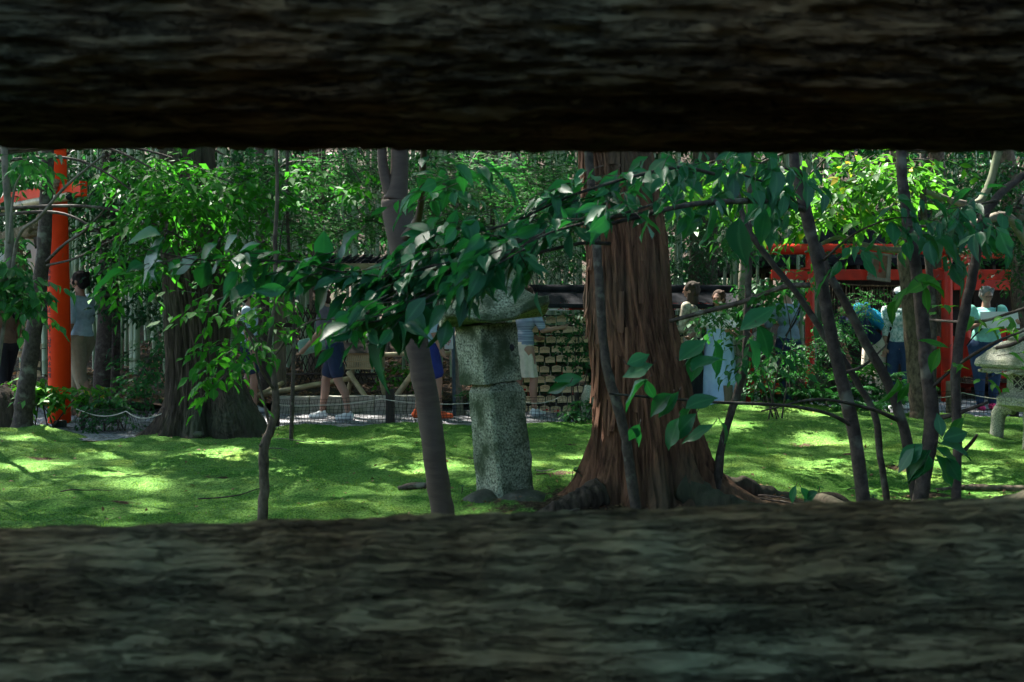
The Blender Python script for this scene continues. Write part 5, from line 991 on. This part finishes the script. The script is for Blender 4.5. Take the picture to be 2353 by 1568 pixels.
# hand placed bigger leaves (px,py,d, tip dx,dy px)
def placed(par,lst,seed,m='lf_fore',name='leaves'):
    rng=R(seed); p0=A_([P(a,b,c) for a,b,c,_,_ in lst]); p1=A_([P(a+e,b+f,c+.02) for a,b,c,e,f in lst]); dd=p1-p0; s=np.linalg.norm(dd,axis=1); up=A_([0,-.7,.7])+rng.normal(0,.25,p0.shape)
    V,Fa,rn=leaves(TA,p0,dd,up,s*.96,rng); st=[tube([q-A_([dd[i][0]*.1,0,-.012]),q],.0012,4,3) for i,q in enumerate(p0)]
    obj(name,(V,Fa),M[m],par,attr=rn); tag(obj('stalks',join(*st),M['bark_dark'],par),kind='stuff')
placed(S0,[(378,545,2.05,-70,95),(370,540,2.05,-95,5),(375,560,2.05,-45,70),(455,590,2.1,-70,40),(480,600,2.1,-30,75),(500,560,2.1,-60,60),(600,560,2.15,-110,60),(620,600,2.15,-40,100),(545,540,2.1,-40,40),
 (720,590,2.2,-90,90),(770,630,2.2,-70,90),(745,530,2.2,-5,90),(830,530,2.2,-90,80),(915,720,2.1,15,110),(960,715,2.1,5,95),(930,700,2.1,-20,110),(900,760,2.1,-75,90),(890,770,2.1,-55,120),(955,690,2.1,35,100),
 (1005,760,2.05,-20,50),(1080,690,2,25,50),(1090,680,2,-60,60),(990,540,2.3,-60,-40),(1010,500,2.3,-50,60),(1050,480,2.3,-20,70),
 (1360,430,2.5,20,110),(1420,390,2.5,-60,90),(1330,480,2.3,-70,60),(1490,360,2.8,-70,70),(1520,350,2.8,30,90),(1470,380,2.8,-30,80),(1630,470,2.9,10,100),(1600,480,2.9,-30,80),(1545,540,2.8,-5,60),(1700,500,3.0,-25,110),(1760,480,3.1,-20,90)],310)
# middle right cluster on the lower long branch
placed(S0,[(1500,838,2.6,-75,32),(1440,838,2.6,60,-22),(1480,870,2.6,25,60),(1490,872,2.6,-75,55),(1545,905,2.6,-65,50),(1560,900,2.6,-50,70),(1590,855,2.7,50,-60),(1560,830,2.7,70,-60),(1620,790,2.9,-60,45),(1610,800,2.9,-20,90),(1640,780,2.9,15,100),(1590,935,2.6,-45,70),(1560,960,2.5,-30,85),(1600,950,2.5,-70,70),(1640,975,2.5,-80,45),(1655,970,2.5,30,50),(1575,940,2.5,70,-45),(1450,985,2.4,35,45),(1470,975,2.4,-30,40),(1310,880,2.5,-60,35),(1340,870,2.5,-75,12),(1700,760,3.2,90,-65),(1720,780,3.2,40,70),(1740,745,3.2,50,80)],311)
S3=stems[3]; pl=[(2165,1010,3.2,70,-22),(2160,1020,3.2,85,15),(2150,1030,3.2,65,40),(2140,1035,3.2,-70,70),(2120,1020,3.2,-60,55),(2130,1040,3.2,-10,85),(2150,1045,3.2,50,85),(2170,1050,3.2,45,65),(2165,1005,3.2,-10,-60),(2100,1030,3.2,-40,60),(2150,640,3.2,-80,25),(2110,648,3.2,90,15),(2120,655,3.2,20,70),(2085,660,3.2,-50,80),(2060,690,3.2,-25,60),(2180,800,3.3,-70,-25),(2160,800,3.3,-30,60),(2215,960,3.3,-45,45),(2090,880,3.3,-30,50),(2062,870,3.3,-20,70),(1830,1115,3.3,-20,45),(1840,1120,3.3,25,40),(1880,1130,3.3,-45,20)]
placed(S3,pl[:10],312); placed(S3,pl[10:20],313,'lf_bright'); 
placed(S0,pl[20:],314)
# leaves of the right hand stems, dangling at the top
rng=R(320); tb=[[(1850,480,3.9),(1780,430,3.5),(1700,400,3.2),(1600,370,3)],[(1850,400,3.9),(1780,380,3.5),(1720,370,3.2)],[(1890,600,3.9),(1960,540,3.6),(2040,505,3.4),(2100,500,3.3)],[(2085,520,3.8),(2160,520,3.5),(2240,520,3.3)],[(2290,460,3.7),(2250,470,3.5),(2180,480,3.4)]]
for k,b in enumerate(tb):
    S_=stems[0] if k<3 else stems[3]; obj('branch',tube([P(*q) for q in b],np.linspace(.006,.0015,len(b)),6,len(b)*6),M['bark_dark'],S_)
o,d=on_branch(tb[:3],[30,16,10],rng,.04,.1); foliage(stems[0],'foliage','lf_fore',None,321,L=.12,n=3,size=.085,tpl=TA,ldroop=.55,pts=o,dirs=d+rng.normal(0,.5,o.shape)+A_([0,0,-.3]))
o,d=on_branch(tb[3:],[16,14],rng,.04,.1); foliage(stems[3],'foliage','lf_fore',None,322,L=.12,n=3,size=.08,tpl=TA,ldroop=.5,pts=o,dirs=d+rng.normal(0,.5,o.shape)+A_([0,0,-.2]))
o,d=on_branch([[(2200,860,3.7),(2270,830,3.6),(2353,790,3.6)],[(2125,735,4.0),(2240,740,3.9),(2300,770,3.7)]],[5,3],rng,.03); foliage(stems[4],'foliage','lf_yellow',None,323,L=.12,n=4,size=.06,tpl=TA,pts=o,dirs=d+rng.normal(0,.5,o.shape))
# sapling leaves
foliage(sap,'foliage','lf_bright',[(540,800,4.6,75,60,.3,18),(500,690,4.6,60,40,.3,12),(620,680,4.6,50,50,.25,10),(500,860,4.5,50,40,.25,8),(780,745,4.6,60,20,.2,5),(660,620,4.6,70,40,.3,8)],330,L=.2,n=5,size=.065,tpl=TA,bias=(-.2,0,-.2))
foliage(fore,'foliage','lf_fore',[(990,420,3.2,60,60,.3,9),(1060,380,3.0,60,50,.3,8)],331,L=.15,n=4,size=.075,tpl=TA)
foliage(dk,'foliage','lf_mid',[(45,395,10.2,60,30,.4,26),(255,420,9.6,60,50,.4,26),(30,560,10.2,30,50,.4,12)],332,L=.25,n=6,size=.085,tpl=TA)
foliage(lt,'foliage','lf_mid',[(25,650,6.4,60,70,.3,40),(60,680,6.4,50,40,.3,18),(60,365,6.2,60,20,.3,8)],333,L=.22,n=6,size=.085,tpl=TA,ldroop=.5)
foliage(hook,'foliage','lf_mid',[(1750,800,6.0,70,60,.3,22),(1700,560,6,60,60,.3,18),(1790,660,5.6,60,40,.3,10)],334,L=.2,n=5,size=.07,tpl=TA)
# trees and shrubs behind the moss
B_=[
('leafy_tree','bright broad leaved tree spreading between the tall vermilion post and the old cedar','tree',-30,8.8,[(350,470,8.8,80,90,.6,78),(430,430,8.6,110,70,.7,70),(310,600,8.6,70,80,.6,46),(560,430,8.8,100,60,.6,60),(330,385,9,70,40,.5,36),(500,590,8.7,60,50,.5,14)],'lf_bright',dict(L=.32,n=7,size=.105,tpl=TB,trunk=.03)),
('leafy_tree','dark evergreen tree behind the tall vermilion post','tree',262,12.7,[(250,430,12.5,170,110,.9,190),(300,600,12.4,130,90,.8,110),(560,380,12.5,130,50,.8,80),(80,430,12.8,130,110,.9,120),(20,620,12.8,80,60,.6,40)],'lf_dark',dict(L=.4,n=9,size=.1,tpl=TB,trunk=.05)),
('maple_tree','fine leaved maple with layered sprays behind the forked trunk','tree',742,12.3,[(700,520,11.8,160,42,1.,230),(840,510,11.6,130,42,.9,230),(740,410,12,220,66,1.,330),(860,400,11.8,130,66,1.,230),(580,460,12,110,70,.8,130)],'lf_maple',dict(L=.42,n=11,size=.062,tpl=TM,zs=.15,droop=.12,ldroop=.12,flat=.2,trunk=.035)),
('maple_tree','fine leaved maple with layered sprays right of the forked trunk','tree',1140,11.9,[(1060,430,11.4,160,90,1.,400),(1220,430,11.4,130,95,1.,330),(1020,520,11.6,110,60,.8,150),(1290,520,11.6,80,80,.6,100)],'lf_maple',dict(L=.42,n=11,size=.062,tpl=TM,zs=.15,droop=.12,ldroop=.12,flat=.2,trunk=.035)),
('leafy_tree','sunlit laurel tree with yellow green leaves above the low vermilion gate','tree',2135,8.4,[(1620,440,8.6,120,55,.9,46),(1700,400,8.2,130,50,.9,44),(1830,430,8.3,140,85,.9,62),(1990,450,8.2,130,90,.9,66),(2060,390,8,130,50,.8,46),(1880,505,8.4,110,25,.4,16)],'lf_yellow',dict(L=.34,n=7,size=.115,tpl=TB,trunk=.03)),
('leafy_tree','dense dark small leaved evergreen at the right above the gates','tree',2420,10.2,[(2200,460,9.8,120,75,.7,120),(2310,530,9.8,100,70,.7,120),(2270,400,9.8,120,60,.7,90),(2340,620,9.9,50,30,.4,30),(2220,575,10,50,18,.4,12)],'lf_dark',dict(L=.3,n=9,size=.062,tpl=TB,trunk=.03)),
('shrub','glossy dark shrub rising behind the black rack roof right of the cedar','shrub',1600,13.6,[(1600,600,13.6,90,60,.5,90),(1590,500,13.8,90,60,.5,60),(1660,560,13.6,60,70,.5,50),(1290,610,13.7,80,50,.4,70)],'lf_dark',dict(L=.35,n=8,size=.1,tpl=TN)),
('shrub','light green shrub between the pale trunk and the low vermilion gate','shrub',1780,10.6,[(1740,660,10.7,45,50,.4,30),(1800,655,10.7,50,22,.3,16),(1690,700,10.5,60,35,.4,28),(1870,640,10.7,40,12,.3,8),(1650,730,10.5,50,25,.3,20)],'lf_mid',dict(L=.28,n=7,size=.075,tpl=TC)),
('shrub','fine leaved green shrub in front of the man in grey','shrub',1840,11.9,[(1830,815,11.9,80,35,.4,40),(1905,775,11.9,50,45,.4,45),(1790,850,11.9,70,40,.4,50),(1740,880,11.8,40,50,.3,30)],'lf_mid',dict(L=.22,n=9,size=.05,tpl=TC)),
('shrub','twiggy grey green shrub between the man in grey and the bright blue backpack','shrub',1930,12.3,[(1935,755,12.3,45,50,.5,60),(1990,690,12.3,70,35,.4,60),(1900,830,12.2,60,50,.4,50)],'lf_maple',dict(L=.28,n=11,size=.035,tpl=TB)),
('shrub','low shrub of small leaves at the foot of the leaning stems','shrub',2030,12.0,[(1990,880,12,60,45,.3,44),(2050,890,12,50,45,.3,40),(1870,900,12,70,30,.3,40)],'lf_mid',dict(L=.2,n=7,size=.06,tpl=TC)),
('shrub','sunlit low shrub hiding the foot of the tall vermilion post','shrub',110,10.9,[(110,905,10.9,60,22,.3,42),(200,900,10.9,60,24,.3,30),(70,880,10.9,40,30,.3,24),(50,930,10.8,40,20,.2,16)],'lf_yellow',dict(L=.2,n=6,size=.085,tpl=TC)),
('shrub','dark leafy shrub by the net between the tall vermilion post and the old cedar','shrub',280,10.8,[(270,925,10.8,60,40,.3,56),(240,960,10.6,50,25,.2,30),(320,880,11,50,60,.4,50),(390,780,11.4,70,40,.4,34)],'lf_mid',dict(L=.2,n=7,size=.06,tpl=TC)),
('shrub','dark shrub added close behind the hanging votive plaques to darken their gaps','shrub',1400,13.6,[(1260,800,13.6,90,90,.25,130),(1360,800,13.6,80,90,.25,110),(1240,880,13.6,90,50,.25,60),(1560,800,13.6,60,70,.25,50)],'lf_dark',dict(L=.3,n=8,size=.1,tpl=TC)),  # made-up shrub, put here to darken the gaps between plaques
('climbing_plant','green climbing plant hanging over the right hand plaques beside the cedar','plant',1325,12.3,[(1322,770,12.4,22,50,.15,20),(1330,820,12.4,22,40,.15,18),(1315,730,12.4,20,22,.1,8)],'lf_mid',dict(L=.15,n=6,size=.065,tpl=TC)),
('ground_plant','low clump of lobed leaves at the net behind the cedar','plant',1330,11.3,[(1330,950,11.25,42,14,.15,34),(1350,925,11.3,25,12,.1,14)],'lf_mid',dict(L=.14,n=6,size=.055,tpl=TC)),
('ground_plant','small sprig of leaves on the net right of the white notice post','plant',1085,11.4,[(1078,905,11.5,26,18,.12,12),(1110,925,11.5,22,16,.12,8)],'lf_mid',dict(L=.14,n=6,size=.05,tpl=TC)),
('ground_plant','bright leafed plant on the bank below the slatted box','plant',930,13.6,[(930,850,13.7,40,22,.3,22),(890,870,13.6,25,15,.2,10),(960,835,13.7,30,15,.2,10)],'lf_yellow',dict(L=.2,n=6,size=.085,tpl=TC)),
('shrub','shrub with twisted bare twigs beside the walker at the tall vermilion post','shrub',330,12.2,[(330,720,12.2,90,60,.5,40),(370,660,12.2,80,50,.5,36),(350,840,12,60,50,.4,24)],'lf_dark',dict(L=.3,n=7,size=.085,tpl=TB)),
('leafy_tree','loose bright leaved tree over the plank roof, left of the forked trunk','tree',668,9.7,[(640,590,9.6,80,45,.4,34),(520,520,9.6,100,60,.5,46),(700,420,9.5,70,50,.4,28),(600,760,9.7,60,70,.3,24),(830,420,9.6,50,30,.3,16)],'lf_bright',dict(L=.3,n=6,size=.1,tpl=TB,trunk=.018)),
]
for i,(nm,lb,ct,px,d,bl_,m,kw) in enumerate(B_): shrub(nm,lb,ct,px,d,bl_,400+i,m,**kw)
# bare sunlit boughs at the right
for nm,lb,pts,rad in (('bough','thick pale bough sunlit on top, reaching left from the right edge',[(2420,640,8.6),(2353,545,8.5),(2310,498,8.4),(2240,515,8.3),(2170,530,8.3),(2060,540,8.2)],[.05,.042,.04,.036,.03,.015]),('bough','slim forked bough sunlit behind the thick grey stem',[(2300,330,8.6),(2270,430,8.6),(2230,470,8.5),(2120,440,8.5),(2090,440,8.5),(2040,480,8.4),(1960,495,8.3)],[.035,.033,.03,.026,.022,.018,.01]),('bough','long thin bough crossing above the low vermilion gate',[(2130,560,8.3),(2060,575,8.3),(1990,565,8.2),(1930,545,8.2),(1850,580,8.1)],[.03,.028,.025,.02,.01])):
    p=[P(*q) for q in pts]; r=empty(nm,lb,'bough',p[0]); obj('limb',tube(p,rad,12,len(p)*10,.12,14,3),M['bark_grey'],r)
# ferns
def fern_vf(rng,L=.32,nf=9):
    o=[];dd=[]
    V_=[];F_=[];rn=[];n=0
    for k in range(nf):
        a=rng.rand()*6.28; u=A_([math.cos(a),math.sin(a),0]); ts=np.linspace(.12,1,16); LL=L*rng.uniform(.7,1.2); c=u[None]*LL*ts[:,None]+A_([0,0,1])[None]*(LL*(1.3*ts-1.05*ts**2))[:,None]
        s=np.cross(u,[0,0,1])
        for sg in (-1,1):
            ld=s[None]*sg+u[None]*.45+A_([[0,0,-.15]])+0*c; v,f,r=leaves(TN,c,ld,A_([[0,0,1.]])+0*c,.34*LL*(1-ts*.85)+.01,rng); V_.append(v);F_.append(f+n);rn.append(r);n+=len(v)
    return np.vstack(V_),np.vstack(F_),np.hstack(rn)
rng=R(61); FP=[(1925,860,11.7),(1960,890,11.6),(1900,905,11.7),(1860,905,11.8),(2010,905,11.7),(2060,915,11.6),(1830,895,11.9),(1985,850,11.9),(2095,890,11.8),(2040,860,12.0),(1755,900,11.9),(1810,860,12.1),(240,950,10.7),(1940,930,11.5),(2000,935,11.5)]
fl=['bright fern in the sunny gap left of the straight grey stem','fern at the moss edge under the straight grey stem','fern leaning over the moss edge below the man in grey','fern beside the mossy boulder','fern between the straight stem and the leaning stem','fern at the foot of the bending person','fern right of the curved trunk','tall fern below the bright blue backpack','fern beside the rough brown trunk','fern behind the leaning grey stem','small fern right of the weathered stake at the skirt','fern under the sign board','fern left of the old cedar by the net','lowest fern on the moss edge under the shrub','small fern in front of the bending person']
for k,(px,py,d) in enumerate(FP):
    V,Fa,rn=fern_vf(rng,rng.uniform(.24,.4)); b=A_([PX(px,d),d,max(zat(py,d)-.1,0.02)]); r=empty('fern',fl[k],'fern',b,'ferns along the moss edge'); obj('fronds',(V+b,Fa),M['lf_bright' if k in(0,7) else 'lf_mid'],r,attr=rn); obj('stem',tube([b-A_([0,0,.12]),b+A_([0,0,.02])],.012,6,2),M['bark_dark'],r)
# little seedlings
for k,(px,d,h,n,sz,lb) in enumerate(((1312,6.35,.13,5,.07,'glossy seedling with drooping leaves at the left root of the big cedar'),(1880,6.7,.1,4,.03,'thin seedling among the arched root at right'),(2005,6.6,.07,4,.03,'tiny seedling between the exposed roots'),(1060,6.5,.06,4,.03,'tiny seedling left of the stone pillar lantern'),(1170,8.3,.0,0,0,''))):
    if not n: continue
    x=PX(px,d); z=g1(x,d); r=empty('seedling',lb,'seedling',(x,d,z)); obj('stem',tube([(x,d,z-.02),(x+.01,d,z+h)],.003,5,6),M['bark_dark'],r); rng=R(k); pp=np.tile(A_([[x+.01,d,z+h]]),(n,1)); dd=rdir(rng,n,.2,(0,-.2,-.1)); V,Fa,rn=leaves(TA,pp,dd,A_([[0,0,1.]])+0*pp,np.full(n,sz),rng); obj('leaf_whorl',(V,Fa),M['lf_fore'],r,attr=rn)
# deep forest foliage: a mass nobody could count
rng=R(88); n=5200; d=rng.uniform(15.5,27,n); px=rng.uniform(-300,2650,n); zl=rng.uniform(2.3,7,n)+ (d-15)*.05; ok=(fbm(np.c_[PX(px,d)*.5,d*.5,zl*.8],3,3)>-.12); o=np.c_[PX(px,d),d,zl][ok]
(V,Fa,rn),tw=sprays(o,rdir(rng,len(o),.5,(0,0,-.3)),.5,9,.15,TN,rng,.4,.4,.5); f=obj('bamboo_foliage',(V,Fa),M['lf_bamboo'],attr=rn); tag(f,'mass of narrow bamboo leaves filling the upper grove','foliage',kind='stuff')
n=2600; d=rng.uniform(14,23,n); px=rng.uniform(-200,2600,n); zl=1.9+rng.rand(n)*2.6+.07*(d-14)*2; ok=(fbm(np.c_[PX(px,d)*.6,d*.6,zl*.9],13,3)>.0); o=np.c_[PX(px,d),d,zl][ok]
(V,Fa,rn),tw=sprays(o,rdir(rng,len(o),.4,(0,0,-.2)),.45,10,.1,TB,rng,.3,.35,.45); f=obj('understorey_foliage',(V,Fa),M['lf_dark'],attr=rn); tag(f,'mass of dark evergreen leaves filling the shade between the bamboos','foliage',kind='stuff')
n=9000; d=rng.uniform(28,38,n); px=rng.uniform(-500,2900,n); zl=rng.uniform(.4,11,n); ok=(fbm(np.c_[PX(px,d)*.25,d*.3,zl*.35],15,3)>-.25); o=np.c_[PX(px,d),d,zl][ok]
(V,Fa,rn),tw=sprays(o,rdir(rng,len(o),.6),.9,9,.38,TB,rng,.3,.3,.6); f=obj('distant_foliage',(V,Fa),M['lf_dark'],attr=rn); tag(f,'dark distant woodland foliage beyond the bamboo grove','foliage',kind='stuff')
# unseen leaf mass added behind the viewer to darken camera-facing sides
rng=R(91); n=3600; o=np.c_[rng.uniform(-16,16,n),rng.uniform(-7.5,-4.2,n),rng.uniform(0,4.2,n)]
(V,Fa,rn),tw=sprays(o,rdir(rng,n,.6),.7,8,.34,TC,rng,.3,.3,.6); f=obj('rear_shade_foliage',(V,Fa),M['lf_dark'],attr=rn); tag(f,'unseen evergreen leaves added behind the viewer to shade the near side of everything','foliage',kind='stuff')
rng=R(92); n=2600; o=np.c_[rng.uniform(8.5,12,n),rng.uniform(-4,12,n),rng.uniform(0,7.5,n)]  # leaf mass added out of view so light comes from the left
(V,Fa,rn),tw=sprays(o,rdir(rng,n,.6),.7,8,.34,TC,rng,.3,.3,.6); f=obj('side_shade_foliage',(V,Fa),M['lf_dark'],attr=rn); tag(f,'unseen dark leaf mass added beyond the right edge to block light from there','foliage',kind='stuff')
# ------------------------------------------------------------------ canopy overhead: crowns of the tall trees, shaped to place sun and shade
SUN=A_([-.36,.42,.83]); SUN/=np.linalg.norm(SUN)
rng=R(99); LAI=CANOPY_LAI; x0,x1,y0,y1=-18,12,-7,33; area=(x1-x0)*(y1-y0); la=.14; n=int(area*LAI/(la*la*.42))
x=rng.uniform(x0,x1,n); y=rng.uniform(y0,y1,n); z=9.5+3.2*rng.rand(n)+.8*vn(np.c_[x*.3,y*.3,0*x],3)
keep=np.ones(n,bool)
# leaves left out along the sun's path to light these chosen places: (px, py, d, radius)
def gd(py,z=0): return (H-z)*F/(py-YH)
OP=[]
for px,py,w,h in ((70,1065,150,10),(250,1034,60,6),(480,1052,140,14),(260,1092,130,7),(560,1062,70,7),(330,1114,60,5),(640,1088,150,8),(900,1078,170,10),(1010,1065,60,8),(1040,1075,60,8),(1240,1066,50,8),(1330,1046,60,6),(1880,1078,130,16),(1700,1000,90,8),(1900,1022,160,8),(2100,1080,90,12),(2230,1090,120,16),(2250,1030,100,10),(560,990,100,5),(60,1010,60,5),(2150,1062,80,8),(1330,1105,50,6),(720,1010,90,5)):
    d0,d1=gd(py+h),gd(py-h); d=gd(py); OP.append((P(px,py,d),max(.12,w/F*d*.5),max(.12,(d1-d0)*.5)))
for px,py,d,r in ((1850,430,8.2,.26),(2010,440,8.2,.25),(1660,430,8.2,.2),(2070,390,8,.4),(120,905,10.9,.35),(2250,505,8.3,.25),(2120,430,8.5,.25),(2068,760,13.3,.3),(2020,760,13.4,.3),(2000,900,13.2,.3),(2266,740,13.2,.3),(1930,830,11.7,.28),(1850,938,11.7,.5),(1740,932,11.8,.4),(1980,690,12.3,.3),(930,855,13.6,.3),(760,915,12.3,.5),(1100,960,11.9,.35),(2230,955,12.6,.45),(620,960,12,.4),(760,500,11.8,.35),(1160,400,11.4,.4),(1650,600,12,.3)):
    OP.append((P(px,py,d),r,r))
Pn=np.c_[x,y,z]
for c,rx,ry in OP:
    t=(z-c[2])/SUN[2]; dx=x-(c[0]+SUN[0]*t); dy=y-(c[1]+SUN[1]*t); an=np.arctan2(dy,dx); wob=1+.3*np.sin(an*3+c[0]*5)+.2*np.sin(an*5+c[1]*3)
    keep&=~(((dx/(rx+.05))**2+(dy/(ry+.05))**2)<wob)
Pn=Pn[keep]; m2=110000; q=np.c_[rng.uniform(-19,14,m2),rng.uniform(17,34,m2),9.5+3*rng.rand(m2)]; Pn=np.vstack([Pn,q]); m_=16000; Pn=np.vstack([Pn,np.c_[rng.uniform(-2,2,m_)-.36/.83*9.3,.86+.42/.83*9.3+rng.uniform(-.5,.5,m_),10+.6*rng.rand(m_)]]); n=len(Pn)  # extra unseen leaves added to shade the grove and the lower rail
spec=[(cedar,(PX(1350,DC),DC+.2)),(oldt,(PX(420,DL),DL)),(None,(-9,2)),(None,(3,16)),(None,(-8,17)),(None,(8,2)),(None,(9,11))]
tall=[]
for k,(o_,c) in enumerate(spec):
    if o_ is None:
        gz=g1(*c) if c[1]<9 else 0.1
        o_=empty('tall_tree',['','','tall tree outside the left of the view whose crown shades the moss','tall tree deep in the grove behind the plaque rack','tall tree behind the grove at the left','tall tree outside the right of the view','tall tree shading the low vermilion gates from the right'][k],'tree',(c[0],c[1],gz)); obj('trunk',tube([(c[0],c[1],gz-.3),(c[0]+.1,c[1],4),(c[0],c[1],8),(c[0]+.1,c[1],12)],[.26,.2,.16,.06],20,60,.1,4,k),M['bark_old'],o_)
    for j in range(8):
        a=j*.785+k; z_0=8.2+.4*j; e=(c[0]+3.4*math.cos(a),c[1]+3.4*math.sin(a),z_0+1.6); obj('limb',tube([(c[0],c[1],z_0),(c[0]+1.5*math.cos(a),c[1]+1.5*math.sin(a),z_0+.6),e],[.07,.05,.015],8,16,.1,5),M['bark_old'],o_)
    tall.append((o_,c))
cc=A_([c for _,c in tall]); own=np.argmin(((Pn[:,None,:2]-cc[None])**2).sum(2),1)
for k,(o_,c) in enumerate(tall):
    q=Pn[own==k]
    if len(q)==0: continue
    V,Fa,rn=leaves(TC,q,rdir(rng,len(q),.4),A_([0,0,1])+rng.normal(0,.45,q.shape),la*(.7+.6*rng.rand(len(q))),rng); obj('crown',(V,Fa),M['lf_mid'],o_,attr=rn)
# ------------------------------------------------------------------ light, sky, camera
w=bpy.data.worlds.new('World'); SC.world=w; w.use_nodes=True; nt=w.node_tree; bg=nt.nodes['Background']; sk=nt.nodes.new('ShaderNodeTexSky'); sk.sky_type='NISHITA'; sk.sun_disc=False
el=math.asin(SUN[2]); sk.sun_elevation=el; sk.sun_rotation=math.atan2(SUN[0],SUN[1]); sk.air_density=1.2; sk.dust_density=1.5
nt.links.new(sk.outputs[0],bg.inputs[0]); bg.inputs[1].default_value=SKY
ld=bpy.data.lights.new('sun','SUN'); ld.energy=SUNE; ld.angle=math.radians(.8); ld.color=(1,.95,.86); lo=bpy.data.objects.new('sun',ld); COL.objects.link(lo); lo.rotation_euler=Vector(SUN.tolist()).to_track_quat('Z','Y').to_euler(); lo.location=(0,0,20)
cd=bpy.data.cameras.new('camera'); cam=bpy.data.objects.new('camera',cd); COL.objects.link(cam); cam.location=(0,0,H); cam.rotation_euler=(math.pi/2,0,0); cd.sensor_width=36; cd.lens=36*F/2353; cd.shift_y=-(784-YH)/2353; cd.clip_start=.02; cd.clip_end=400
cd.dof.use_dof=True; cd.dof.focus_distance=8.5; cd.dof.aperture_fstop=11; SC.camera=cam
SC.view_settings.view_transform='Standard'; SC.view_settings.look='None'; SC.view_settings.exposure=EXPO; SC.view_settings.gamma=1
c=SC.cycles; c.max_bounces=7; c.diffuse_bounces=4; c.glossy_bounces=2; c.transmission_bounces=5; c.transparent_max_bounces=4; c.caustics_reflective=False; c.caustics_refractive=False; c.sample_clamp_indirect=4
